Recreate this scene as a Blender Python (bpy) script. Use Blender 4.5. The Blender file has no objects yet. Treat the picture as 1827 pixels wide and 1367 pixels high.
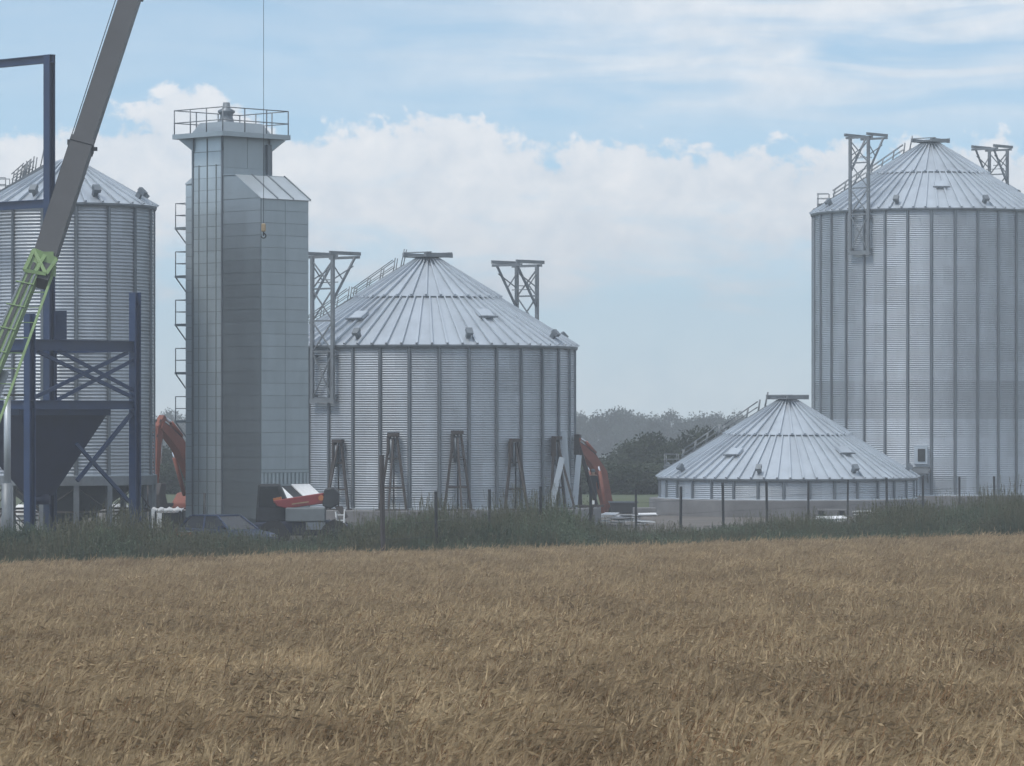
import bpy, bmesh, math, random
from mathutils import Vector, Matrix, Quaternion, noise as mnoise
import numpy as np

R_ = math.radians
sc = bpy.context.scene
col = sc.collection

# ------------------------------------------------------------------ camera
EYE = 5.2                     # eye height above the silo yard
FPX, HOR = 6990.0, 745.0      # focal length and horizon row in photograph pixels
cd = bpy.data.cameras.new('camera'); cam = bpy.data.objects.new('camera', cd); col.objects.link(cam)
cam.location = (0, 0, EYE); cam.rotation_euler = (R_(90), 0, 0)
cd.sensor_fit = 'HORIZONTAL'; cd.sensor_width = 36.0
cd.lens = 36.0 * FPX / 1827.0
cd.shift_y = (HOR - 683.5) / 1827.0
cd.clip_start = 0.5; cd.clip_end = 9000
sc.camera = cam

def P(px, py, d):
    """point of the place, d metres out from the camera, surveyed off the photograph"""
    return Vector(((px - 913.5) * d / FPX, d, EYE + (HOR - py) * d / FPX))

# ------------------------------------------------------------------ world, sun, exposure
SUN_EL, SUN_AZ = R_(60), R_(-134)      # azimuth measured from +Y towards +X
w = bpy.data.worlds.new('World'); sc.world = w; w.use_nodes = True
nt = w.node_tree; nt.nodes.clear()
def N(t, **k):
    n = nt.nodes.new(t)
    for a, b in k.items(): setattr(n, a, b)
    return n
def lk(a, b): nt.links.new(a, b)
def M_(op, a, b=None, c=None, clamp=False):
    n = N('ShaderNodeMath', operation=op, use_clamp=clamp)
    for i, x in enumerate((a, b, c)):
        if x is None: continue
        if isinstance(x, (int, float)): n.inputs[i].default_value = x
        else: lk(x, n.inputs[i])
    return n.outputs[0]
def SS(x, lo, hi, a=0.0, b=1.0):
    n = N('ShaderNodeMapRange', interpolation_type='SMOOTHSTEP')
    lk(x, n.inputs[0])
    for i, v in zip((1, 2, 3, 4), (lo, hi, a, b)): n.inputs[i].default_value = v
    return n.outputs[0]
def NOI(vec, scale, detail=6, rough=.55, dist=0.0):
    n = N('ShaderNodeTexNoise'); lk(vec, n.inputs['Vector'])
    n.inputs['Scale'].default_value = scale; n.inputs['Detail'].default_value = detail
    n.inputs['Roughness'].default_value = rough; n.inputs['Distortion'].default_value = dist
    return n.outputs['Fac']
def CMB(x, y, z=0.0):
    n = N('ShaderNodeCombineXYZ')
    for i, v in enumerate((x, y, z)):
        if isinstance(v, (int, float)): n.inputs[i].default_value = v
        else: lk(v, n.inputs[i])
    return n.outputs[0]
tc = N('ShaderNodeTexCoord'); sep = N('ShaderNodeSeparateXYZ'); lk(tc.outputs['Generated'], sep.inputs[0])
X, Y, Z = sep.outputs
az = M_('MULTIPLY', M_('ARCTAN2', X, Y), 57.2958)
el = M_('MULTIPLY', M_('ARCSINE', Z), 57.2958)
sky = N('ShaderNodeTexSky', sky_type='NISHITA', sun_disc=False)
sky.sun_elevation = SUN_EL; sky.sun_rotation = SUN_AZ
sky.altitude = 150; sky.air_density = 1.0; sky.dust_density = 0.5; sky.ozone_density = 2.2
# humid summer air: the clear blue starts low above the horizon
lk(CMB(X, Y, M_('ADD', M_('MULTIPLY', M_('ABSOLUTE', Z), 1.5), 0.12)), sky.inputs['Vector'])
tint = N('ShaderNodeVectorMath', operation='MULTIPLY'); lk(sky.outputs[0], tint.inputs[0]); tint.inputs[1].default_value = (1.0, .985, .83)
bg1 = N('ShaderNodeBackground'); lk(tint.outputs[0], bg1.inputs[0]); bg1.inputs[1].default_value = 0.118
# clouds (direction space: degrees of azimuth and elevation)
def gauss(cx, wd, amp):
    d = M_('DIVIDE', M_('SUBTRACT', az, cx), wd)
    return M_('MULTIPLY', M_('EXPONENT', M_('MULTIPLY', M_('MULTIPLY', d, d), -1.0)), amp)
pv = CMB(M_('MULTIPLY', az, 1.0), M_('MULTIPLY', el, 1.25), 3.7)
puff = NOI(pv, 1.25, 9, .60, .25)
puff2 = NOI(CMB(az, M_('MULTIPLY', el, 1.1), 9.1), 3.4, 6, .62, .3)
streak = NOI(CMB(M_('MULTIPLY', az, .42), M_('MULTIPLY', el, 1.5), 1.3), 1.15, 7, .58, .5)
streak2 = NOI(CMB(M_('MULTIPLY', az, .30), M_('MULTIPLY', el, 1.9), 6.3), .9, 7, .55, .6)
top = M_('ADD', gauss(-4.75, 1.15, .80), gauss(-1.15, .95, .45))
top = M_('ADD', top, gauss(-6.6, .8, .15))
top = M_('ADD', top, 3.98)
top = M_('ADD', top, M_('MULTIPLY', M_('SUBTRACT', puff, .5), 1.9))
top = M_('ADD', top, M_('MULTIPLY', M_('SUBTRACT', puff2, .5), .55))
edge = SS(M_('SUBTRACT', top, el), -.05, .22)
body = M_('ADD', SS(el, 1.2, 3.6), M_('MULTIPLY', M_('SUBTRACT', streak, .5), 2.3))
body = SS(body, -.02, .78)
cum = M_('MULTIPLY', edge, M_('ADD', M_('MULTIPLY', body, .86), .10))
cum = M_('MULTIPLY', cum, SS(el, .3, 2.2, .35, 1.0))
veil = M_('MULTIPLY', SS(streak2, .27, .66), SS(az, -4.5, 4.0, .20, .92))
veil = M_('MULTIPLY', veil, SS(el, 3.6, 5.2))
high = M_('MULTIPLY', SS(NOI(tc.outputs['Generated'], 2.6, 6, .6), .40, .62), SS(el, 6.5, 14))
low = M_('MULTIPLY', SS(el, -.5, 2.4, 1.0, 0.0), .75)
mask = M_('MAXIMUM', low, M_('MAXIMUM', cum, veil))
mask = M_('MAXIMUM', mask, M_('MULTIPLY', high, .8))
cr = N('ShaderNodeValToRGB'); lk(M_('ADD', M_('MULTIPLY', puff, .65), M_('MULTIPLY', puff2, .35)), cr.inputs[0])
cr.color_ramp.elements[0].position = .30; cr.color_ramp.elements[0].color = (.37, .415, .465, 1)
cr.color_ramp.elements[1].position = .68; cr.color_ramp.elements[1].color = (.53, .535, .545, 1)
bg2 = N('ShaderNodeBackground'); lk(cr.outputs[0], bg2.inputs[0]); bg2.inputs[1].default_value = 1.0
mx = N('ShaderNodeMixShader'); lk(mask, mx.inputs[0]); lk(bg1.outputs[0], mx.inputs[1]); lk(bg2.outputs[0], mx.inputs[2])
wo = N('ShaderNodeOutputWorld'); lk(mx.outputs[0], wo.inputs[0])

sd = bpy.data.lights.new('sun', 'SUN'); so = bpy.data.objects.new('sun', sd); col.objects.link(so)
sd.energy = 1.2; sd.angle = R_(14); sd.color = (1.0, .955, .89)
sdir = Vector((math.sin(SUN_AZ) * math.cos(SUN_EL), math.cos(SUN_AZ) * math.cos(SUN_EL), math.sin(SUN_EL)))
so.rotation_euler = sdir.to_track_quat('Z', 'Y').to_euler(); so.location = (0, 0, 120)

vs = sc.view_settings
vs.view_transform = 'Standard'; vs.look = 'None'; vs.exposure = 0.98; vs.gamma = 1.0; vs.use_curve_mapping = False
sc.render.engine = 'CYCLES'
sc.cycles.use_denoising = True; sc.cycles.use_adaptive_sampling = True; sc.cycles.adaptive_threshold = .02
sc.cycles.max_bounces = 6; sc.cycles.diffuse_bounces = 3; sc.cycles.glossy_bounces = 3
sc.cycles.transmission_bounces = 4; sc.cycles.transparent_max_bounces = 8; sc.cycles.volume_bounces = 0
sc.cycles.sample_clamp_indirect = 6

# ------------------------------------------------------------------ materials
MATS = {}
def mat(name, c, rough=.6, metal=0.0, nscale=1.5, namt=.15, rnd=.0, stretch=(1, 1, 1), bump=0.0, bscale=20, c2=None, spec=.5, objcol=False):
    m = bpy.data.materials.new(name); m.use_nodes = True
    t = m.node_tree; b = t.nodes['Principled BSDF']; L = t.links.new
    geo = t.nodes.new('ShaderNodeNewGeometry')
    mp = t.nodes.new('ShaderNodeVectorMath'); mp.operation = 'MULTIPLY'; L(geo.outputs['Position'], mp.inputs[0]); mp.inputs[1].default_value = stretch
    n = t.nodes.new('ShaderNodeTexNoise'); L(mp.outputs[0], n.inputs['Vector']); n.inputs['Scale'].default_value = nscale
    n.inputs['Detail'].default_value = 7; n.inputs['Roughness'].default_value = .62
    mr = t.nodes.new('ShaderNodeMapRange'); L(n.outputs['Fac'], mr.inputs[0]); mr.inputs[1].default_value = .3; mr.inputs[2].default_value = .7
    r = t.nodes.new('ShaderNodeMix'); r.data_type = 'RGBA'; L(mr.outputs[0], r.inputs['Factor'])
    if c2 is None:
        a1 = [x * (1 - namt) for x in c]; a2 = [min(1, x * (1 + namt)) for x in c]
    else: a1, a2 = c, c2
    r.inputs[6].default_value = (*a1, 1); r.inputs[7].default_value = (*a2, 1)
    out = r.outputs[2]
    oi = t.nodes.new('ShaderNodeObjectInfo')
    if rnd:
        mr2 = t.nodes.new('ShaderNodeMapRange'); L(oi.outputs['Random'], mr2.inputs[0]); mr2.inputs[3].default_value = 1 - rnd; mr2.inputs[4].default_value = 1 + rnd
        vm = t.nodes.new('ShaderNodeVectorMath'); vm.operation = 'SCALE'; L(out, vm.inputs[0]); L(mr2.outputs[0], vm.inputs['Scale']); out = vm.outputs[0]
    if objcol:
        vm = t.nodes.new('ShaderNodeVectorMath'); vm.operation = 'MULTIPLY'; L(out, vm.inputs[0]); L(oi.outputs['Color'], vm.inputs[1]); out = vm.outputs[0]
    L(out, b.inputs['Base Color'])
    rr = t.nodes.new('ShaderNodeMapRange'); L(n.outputs['Fac'], rr.inputs[0]); rr.inputs[3].default_value = max(.05, rough - .1); rr.inputs[4].default_value = min(1, rough + .1)
    L(rr.outputs[0], b.inputs['Roughness'])
    b.inputs['Metallic'].default_value = metal; b.inputs['Specular IOR Level'].default_value = spec
    if bump:
        n2 = t.nodes.new('ShaderNodeTexNoise'); L(geo.outputs['Position'], n2.inputs['Vector']); n2.inputs['Scale'].default_value = bscale; n2.inputs['Detail'].default_value = 5
        bp = t.nodes.new('ShaderNodeBump'); L(n2.outputs['Fac'], bp.inputs['Height']); bp.inputs['Strength'].default_value = bump; bp.inputs['Distance'].default_value = .05
        L(bp.outputs[0], b.inputs['Normal'])
    MATS[name] = m
    return m
mat('galv_wall', (.45, .49, .535), .54, .55, 1.1, .12, .05, (1, 1, .25), objcol=True)
mat('galv_roof', (.49, .54, .59), .46, .5, .9, .10, .05, (1, 1, .5))
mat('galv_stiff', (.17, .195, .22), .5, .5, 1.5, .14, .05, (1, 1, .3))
mat('galv_steel', (.21, .23, .25), .55, .45, 2, .18, .06)
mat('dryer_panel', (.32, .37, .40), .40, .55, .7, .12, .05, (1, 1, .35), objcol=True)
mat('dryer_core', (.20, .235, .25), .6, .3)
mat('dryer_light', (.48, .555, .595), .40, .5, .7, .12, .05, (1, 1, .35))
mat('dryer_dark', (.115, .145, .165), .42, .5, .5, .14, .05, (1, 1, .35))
mat('dryer_roof', (.50, .55, .58), .42, .5, .9, .1, .05)
mat('blue_paint', (.010, .030, .090), .45, 0, 1.2, .2, .1)
mat('blue_hopper', (.010, .018, .055), .5, 0, .8, .25, .04)
mat('rust_steel', (.065, .057, .056), .75, .1, 3, .3, .08)
mat('dark_steel', (.035, .038, .042), .55, .3, 3, .3)
mat('rubber', (.02, .02, .021), .85, 0, 4, .3)
mat('orange', (.20, .056, .032), .55, 0, 2, .25, .03)
mat('red', (.22, .028, .03), .5, 0, 2, .2)
mat('amber', (.42, .15, .05), .35, 0, 2, .1)
mat('green', (.19, .29, .12), .5, 0, 1.5, .2)
mat('boom_grey', (.042, .045, .050), .5, .1, .8, .2)
mat('chrome', (.75, .77, .8), .25, .9, 2, .05)
mat('white_sheet', (.72, .73, .74), .6, 0, 2, .12, .1)
mat('bag', (.74, .74, .73), .8, 0, 3, .12, .03, bump=.4, bscale=8)
mat('concrete', (.175, .175, .18), .85, 0, .8, .25, .04, bump=.25, bscale=6)
mat('car_blue', (.020, .035, .085), .3, .2, 2, .1)
mat('glass', (.008, .009, .011), .25, 0, 2, .1, spec=.6)
mat('navy', (.016, .022, .05), .55, 0, 2, .2)
mat('grey_box', (.15, .17, .18), .55, .1, 2, .15)
mat('tan', (.34, .26, .16), .85, 0, 4, .2)
mat('drum', (.38, .12, .045), .5, 0, 2, .2)
mat('timber', (.20, .16, .12), .85, 0, 3, .3, .1)
mat('skin', (.45, .29, .22), .6); mat('cloth_dark', (.03, .032, .04), .9, 0, 5, .3); mat('hair', (.10, .085, .07), .8)
mat('bark', (.07, .058, .048), .9, 0, 3, .3)
mat('soil', (.10, .078, .055), .95, 0, 3, .3, bump=.5, bscale=5)
mat('gravel', (.12, .108, .097), .95, 0, .5, .3, bump=.5, bscale=9)
mat('meadow', (.045, .065, .03), .95, 0, .02, .35, c2=(.085, .10, .045))
def leafmat(name, c, c2, nscale=.6, trans=.25, rnd=.15):
    m = mat(name, c, .65, 0, nscale, .2, rnd, c2=c2, spec=.25)
    t = m.node_tree; b = t.nodes['Principled BSDF']; o = t.nodes['Material Output']
    tr = t.nodes.new('ShaderNodeBsdfTranslucent'); ms = t.nodes.new('ShaderNodeMixShader'); ms.inputs[0].default_value = trans
    t.links.new(b.inputs['Base Color'].links[0].from_socket, tr.inputs[0])
    t.links.new(b.outputs[0], ms.inputs[1]); t.links.new(tr.outputs[0], ms.inputs[2]); t.links.new(ms.outputs[0], o.inputs[0])
    return m
leafmat('foliage', (.012, .026, .020), (.026, .046, .032), .25)
leafmat('foliage_dark', (.022, .034, .018), (.045, .06, .028), .3)
leafmat('weed_leaf', (.046, .072, .050), (.15, .185, .115), .30, .3, .35)
leafmat('weed_dry', (.085, .09, .055), (.14, .135, .085), .8)
leafmat('wheat_head', (.225, .159, .090), (.53, .408, .248), .6, .24, .26)
leafmat('wheat_stem', (.145, .086, .042), (.25, .158, .080), .5, .2, .2)

# ------------------------------------------------------------------ mesh helpers
def orient(p, q, up=(0, 0, 1)):
    d = (Vector(q) - Vector(p)); L = d.length; d.normalize()
    u = Vector(up)
    if abs(d.dot(u)) > .98: u = Vector((1, 0, 0)) if abs(d.x) < .9 else Vector((0, 1, 0))
    s = d.cross(u).normalized(); u = s.cross(d).normalized()
    return d, s, u, L
class MB:
    def __init__(self): self.v = []; self.f = []; self.sm = []
    def add(self, vs, fs, smooth=False):
        o = len(self.v); self.v += [tuple(x) for x in vs]
        for f in fs: self.f.append(tuple(i + o for i in f)); self.sm.append(smooth)
        return self
    def box(self, c, s, rot=None):
        c = Vector(c); h = Vector(s) / 2; vs = []
        for dx in (-1, 1):
            for dy in (-1, 1):
                for dz in (-1, 1):
                    p = Vector((dx * h.x, dy * h.y, dz * h.z))
                    if rot is not None: p = rot @ p
                    vs.append(c + p)
        return self.add(vs, [(0, 1, 3, 2), (4, 6, 7, 5), (0, 4, 5, 1), (2, 3, 7, 6), (0, 2, 6, 4), (1, 5, 7, 3)])
    def span(self, a, b):
        a, b = Vector(a), Vector(b); return self.box((a + b) / 2, b - a)
    def bar(self, p, q, w, h=None, up=(0, 0, 1), w2=None, h2=None):
        h = w if h is None else h; w2 = w if w2 is None else w2; h2 = h if h2 is None else h2
        d, s, u, L = orient(p, q, up); p, q = Vector(p), Vector(q)
        vs = [p - s * w / 2 - u * h / 2, p + s * w / 2 - u * h / 2, p + s * w / 2 + u * h / 2, p - s * w / 2 + u * h / 2,
              q - s * w2 / 2 - u * h2 / 2, q + s * w2 / 2 - u * h2 / 2, q + s * w2 / 2 + u * h2 / 2, q - s * w2 / 2 + u * h2 / 2]
        return self.add(vs, [(0, 3, 2, 1), (4, 5, 6, 7), (0, 1, 5, 4), (1, 2, 6, 5), (2, 3, 7, 6), (3, 0, 4, 7)])
    def hbeam(self, p, q, w, h, t=.03, up=(0, 0, 1)):
        d, s, u, L = orient(p, q, up); p, q = Vector(p), Vector(q)
        self.bar(p + u * (h - t) / 2, q + u * (h - t) / 2, w, t, up); self.bar(p - u * (h - t) / 2, q - u * (h - t) / 2, w, t, up)
        return self.bar(p, q, t, h - 2 * t, up)
    def tube(self, p, q, r, n=10, r2=None, cap=True):
        r2 = r if r2 is None else r2
        d, s, u, L = orient(p, q); p, q = Vector(p), Vector(q); vs = []
        for i in range(n):
            a = 2 * math.pi * i / n; e = s * math.cos(a) + u * math.sin(a)
            vs += [p + e * r, q + e * r2]
        self.add(vs, [(2 * i, 2 * ((i + 1) % n), 2 * ((i + 1) % n) + 1, 2 * i + 1) for i in range(n)], True)
        if cap:
            o = len(self.v) - 2 * n
            self.f.append(tuple(o + 2 * i for i in reversed(range(n)))); self.sm.append(False)
            self.f.append(tuple(o + 2 * i + 1 for i in range(n))); self.sm.append(False)
        return self
    def lathe(self, prof, n=24, c=(0, 0, 0), smooth=True):
        c = Vector(c); vs = []; m = len(prof)
        for i in range(n):
            a = 2 * math.pi * i / n
            for r, z in prof: vs.append(c + Vector((r * math.cos(a), r * math.sin(a), z)))
        fs = []
        for i in range(n):
            j = (i + 1) % n
            for k in range(m - 1): fs.append((i * m + k, j * m + k, j * m + k + 1, i * m + k + 1))
        return self.add(vs, fs, smooth)
    def prism(self, pts, thick, axis='y', off=0.0):
        """outline in the x-z plane (or any two axes) given thickness along axis"""
        n = len(pts); vs = []
        for s in (-.5, .5):
            for a, b in pts:
                t = off + s * thick
                vs.append({'y': (a, t, b), 'x': (t, a, b), 'z': (a, b, t)}[axis])
        fs = [tuple(range(n)), tuple(range(2 * n - 1, n - 1, -1))] + [(i, i + n, (i + 1) % n + n, (i + 1) % n) for i in range(n)]
        return self.add(vs, fs)
    def mesh(self, name, m):
        me = bpy.data.meshes.new(name)
        me.from_pydata(self.v, [], self.f); me.materials.append(MATS[m] if isinstance(m, str) else m)
        me.polygons.foreach_set('use_smooth', self.sm)
        bm = bmesh.new(); bm.from_mesh(me); bmesh.ops.recalc_face_normals(bm, faces=bm.faces); bm.to_mesh(me); bm.free()
        me.update(); return me
    def build(self, name, m, parent=None, loc=(0, 0, 0), origin=None):
        if origin is not None: self.v = [tuple(Vector(x) - Vector(origin)) for x in self.v]
        return link(name, self.mesh(name, m), parent, loc)
def link(name, me, parent=None, loc=(0, 0, 0), rot=(0, 0, 0)):
    o = bpy.data.objects.new(name, me); col.objects.link(o); o.parent = parent; o.location = loc; o.rotation_euler = rot
    return o
def empty(name, loc=(0, 0, 0), rz=0.0):
    o = bpy.data.objects.new(name, None); col.objects.link(o); o.location = loc; o.rotation_euler = (0, 0, rz); o.empty_display_size = .2
    return o
def tag(o, label=None, cat=None, group=None, kind=None):
    if label: o['label'] = label
    if cat: o['category'] = cat
    if group: o['group'] = group
    if kind: o['kind'] = kind
    return o
def copy_tree(o, parent=None):
    c = o.copy(); col.objects.link(c); c.parent = parent
    for ch in list(o.children): copy_tree(ch, c)
    return c
def bevel(o, w=.03, seg=2):
    m = o.modifiers.new('b', 'BEVEL'); m.width = w; m.segments = seg; m.limit_method = 'ANGLE'; return o
def sst(a, b, x):
    t = max(0.0, min(1.0, (x - a) / (b - a))); return t * t * (3 - 2 * t)

# ------------------------------------------------------------------ terrain
def edge_y(x): return 141.0 + .45 * max(-45, min(45, x))
def crop_top(x, y):
    return 2.98 - .0209 * (y - 25) + .0217 * x * sst(10, 90, y) + .10 * mnoise.noise(Vector((x * .07, y * .05, 2.2)))
def ground_z(x, y):
    e = edge_y(x)
    t = sst(e - 1, e + 10, y)
    z = (1 - t) * (crop_top(max(-60, min(60, x)), y) - .85 if y < e + 11 else 0)
    pit = 2.6 * sst(213, 219, y) * (1 - sst(240, 252, y)) * sst(-3, 2, x) * (1 - sst(8.0, 8.8, x))
    z -= pit
    z -= 7.0 * sst(258, 1100, y)
    if y > 262: z += 1.2 * mnoise.noise(Vector((x * .004, y * .004, 0))) * sst(262, 500, y)
    return z
xs = [-40 + 1.6 * i for i in range(51)]
s = 2.0; xx = 40.0
while xx < 420: s *= 1.25; xx += s; xs.append(min(xx, 420)); xs.insert(0, -min(xx, 420))
ys = [-80 + 4 * i for i in range(50)] + [120 + 1.6 * i for i in range(90)]
s = 2.0; yy = ys[-1]
while yy < 1250: s *= 1.12; yy += s; ys.append(min(yy, 1250))
gv = [(x, y, ground_z(x, y)) for y in ys for x in xs]
nx = len(xs); gf = [(j * nx + i, j * nx + i + 1, (j + 1) * nx + i + 1, (j + 1) * nx + i) for j in range(len(ys) - 1) for i in range(nx - 1)]
gm = bpy.data.meshes.new('ground'); gm.from_pydata(gv, [], gf)
for k in ('soil', 'gravel', 'meadow'): gm.materials.append(MATS[k])
mi = []
for f in gf:
    cx = sum(gv[i][0] for i in f) / 4; cy = sum(gv[i][1] for i in f) / 4
    mi.append(0 if cy < edge_y(cx) + 4 else (1 if cy < 226 and abs(cx) < 70 else 2))
gm.polygons.foreach_set('material_index', mi); gm.polygons.foreach_set('use_smooth', [True] * len(gf)); gm.update()
tag(link('ground', gm), kind='structure')

# ------------------------------------------------------------------ geometry-node scatter for uncountable growth
def scatter(name, protos, pts, rots, scls, idxs):
    pc = bpy.data.collections.new(name + '_kinds')
    for i, me in enumerate(protos):
        o = bpy.data.objects.new('%s_kind_%02d' % (name, i), me); pc.objects.link(o)
    me = bpy.data.meshes.new(name); me.vertices.add(len(pts)); me.vertices.foreach_set('co', np.array(pts, dtype=np.float32).ravel())
    a = me.attributes.new('rot', 'FLOAT_VECTOR', 'POINT'); a.data.foreach_set('vector', np.array(rots, dtype=np.float32).ravel())
    a = me.attributes.new('scl', 'FLOAT_VECTOR', 'POINT'); a.data.foreach_set('vector', np.array(scls, dtype=np.float32).ravel())
    a = me.attributes.new('idx', 'INT', 'POINT'); a.data.foreach_set('value', np.array(idxs, dtype=np.int32))
    me.update(); o = link(name, me)
    g = bpy.data.node_groups.new(name, 'GeometryNodeTree')
    g.interface.new_socket('Geometry', in_out='INPUT', socket_type='NodeSocketGeometry'); g.interface.new_socket('Geometry', in_out='OUTPUT', socket_type='NodeSocketGeometry')
    gi = g.nodes.new('NodeGroupInput'); go = g.nodes.new('NodeGroupOutput')
    ip = g.nodes.new('GeometryNodeInstanceOnPoints'); ci = g.nodes.new('GeometryNodeCollectionInfo')
    ci.inputs['Collection'].default_value = pc; ci.inputs['Separate Children'].default_value = True; ci.inputs['Reset Children'].default_value = True
    def attr(n, t):
        x = g.nodes.new('GeometryNodeInputNamedAttribute'); x.data_type = t; x.inputs['Name'].default_value = n; return x.outputs['Attribute']
    L = g.links.new
    L(gi.outputs[0], ip.inputs['Points']); L(ci.outputs[0], ip.inputs['Instance']); ip.inputs['Pick Instance'].default_value = True
    L(attr('idx', 'INT'), ip.inputs['Instance Index']); L(attr('scl', 'FLOAT_VECTOR'), ip.inputs['Scale'])
    er = g.nodes.new('FunctionNodeEulerToRotation'); L(attr('rot', 'FLOAT_VECTOR'), er.inputs[0]); L(er.outputs[0], ip.inputs['Rotation'])
    L(ip.outputs[0], go.inputs[0])
    md = o.modifiers.new('scatter', 'NODES'); md.node_group = g
    return o

# ---- wheat
def wheat_patch(seed, n=72, rad=.34):
    rg = random.Random(seed); v = []; f = []; mi = []
    def quad(a, b, c, d, m): o = len(v); v.extend([tuple(a), tuple(b), tuple(c), tuple(d)]); f.append((o, o + 1, o + 2, o + 3)); mi.append(m)
    def tri(a, b, c, m): o = len(v); v.extend([tuple(a), tuple(b), tuple(c)]); f.append((o, o + 1, o + 2)); mi.append(m)
    for k in range(n):
        r = rad * math.sqrt(rg.random()); a = rg.random() * 6.283
        base = Vector((r * math.cos(a), r * math.sin(a), 0))
        H = .79 + rg.gauss(0, .065); th = rg.gauss(0.0, .65); lean = abs(rg.gauss(.24, .13))
        dv = Vector((math.cos(th), math.sin(th), 0)); sd = Vector((-dv.y, dv.x, 0))
        wd = .0035; pts = []
        bend = rg.uniform(1.4, 2.8)
        for t in (0, .45, .75, .92, 1.0):
            pts.append(base + dv * (lean * t ** bend) + Vector((0, 0, H * t - lean * .35 * t ** 3)))
        wv = Vector((rg.uniform(-1, 1), rg.uniform(-1, 1), 0)).normalized() * wd
        for p, q in zip(pts, pts[1:]): quad(p - wv, p + wv, q + wv, q - wv, 1)
        # ear: nodding spindle with awns
        tip = pts[-1]; elv = rg.gauss(.45, .55); yw = rg.gauss(0, .3)
        hv = Vector((math.cos(th + yw), math.sin(th + yw), 0)); hd = hv * math.cos(elv) + Vector((0, 0, math.sin(elv)))
        hl = rg.uniform(.08, .115); s1 = hd.cross(Vector((.31, .77, .5))).normalized(); s2 = hd.cross(s1)
        hw = .0098; m1 = tip + hd * hl * .4; end = tip + hd * hl
        ring = [m1 + (s1 * math.cos(b) + s2 * math.sin(b)) * hw for b in (0, 2.094, 4.189)]
        for i in range(3):
            tri(tip, ring[i], ring[(i + 1) % 3], 0); tri(ring[i], end, ring[(i + 1) % 3], 0)
        for i in range(8):
            st = tip + hd * hl * rg.uniform(.2, .95); b = rg.random() * 6.283
            ad = (hd + (s1 * math.cos(b) + s2 * math.sin(b)) * .16 + Vector((0, 0, -.06))).normalized(); al = rg.uniform(.09, .15)
            sv = ad.cross(Vector((rg.random(), rg.random(), rg.random()))).normalized() * .0015
            tri(st - sv, st + sv, st + ad * al, 0)
        if rg.random() < .45:      # a dry leaf
            i = rg.choice((1, 2)); p0 = pts[i]; b = rg.random() * 6.283
            ld = Vector((math.cos(b), math.sin(b), .5)); ls = ld.cross(Vector((0, 0, 1))).normalized() * .005
            p1 = p0 + ld * .09; p2 = p1 + Vector((ld.x, ld.y, -.7)) * .09
            quad(p0 - ls, p0 + ls, p1 + ls, p1 - ls, 1); tri(p1 - ls, p1 + ls, p2, 1)
    me = bpy.data.meshes.new('wheat_patch'); me.from_pydata(v, [], f); me.materials.append(MATS['wheat_head']); me.materials.append(MATS['wheat_stem'])
    me.polygons.foreach_set('material_index', mi); me.update(); return me
rg = random.Random(5)
pts, rots, scls, idxs = [], [], [], []
y = 22.5
while y < 158:
    st = .42 if y < 34 else (.38 if y < 60 else .45)
    hw = y * .1307 * 1.10 + 3.2
    x = -hw
    while x < hw:
        px_ = x + rg.uniform(-.2, .2); py_ = y + rg.uniform(-.2, .2)
        if py_ < edge_y(px_) + .5 * mnoise.noise(Vector((px_ * .35, 0, 7.7))):
            n1 = mnoise.noise(Vector((px_ * .16, py_ * .10, 0))); n2 = mnoise.noise(Vector((px_ * .6, py_ * .4, 5)))
            n3 = mnoise.noise(Vector((px_ * .11, py_ * .07, 9)))
            if n2 + .6 * mnoise.noise(Vector((px_ * 1.3, py_ * .8, 15))) < -.42 and rg.random() < .75: x += st; continue
            pts.append((px_, py_, crop_top(px_, py_) - .85 - .10))
            n4 = mnoise.noise(Vector((px_ * 1.3, py_ * .8, 15))); nb = mnoise.noise(Vector((px_ * .22, py_ * .85, 21))); h = 1.0 + .13 * n2 + .06 * n1 + .15 * n4 + .19 * nb
            rots.append((R_(8 * n4), R_(9 + 12 * n1 + 10 * n2 + 14 * nb), R_(28 + 45 * n3 + 25 * n4 + rg.gauss(0, 15))))
            scls.append((1.1, 1.1, h)); idxs.append(rg.randrange(8))
        x += st
    y += st
wheat = scatter('wheat', [wheat_patch(100 + i) for i in range(8)], pts, rots, scls, idxs)
tag(wheat, 'ripe wheat crop bending in the wind across the whole field', 'wheat', kind='stuff')

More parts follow.
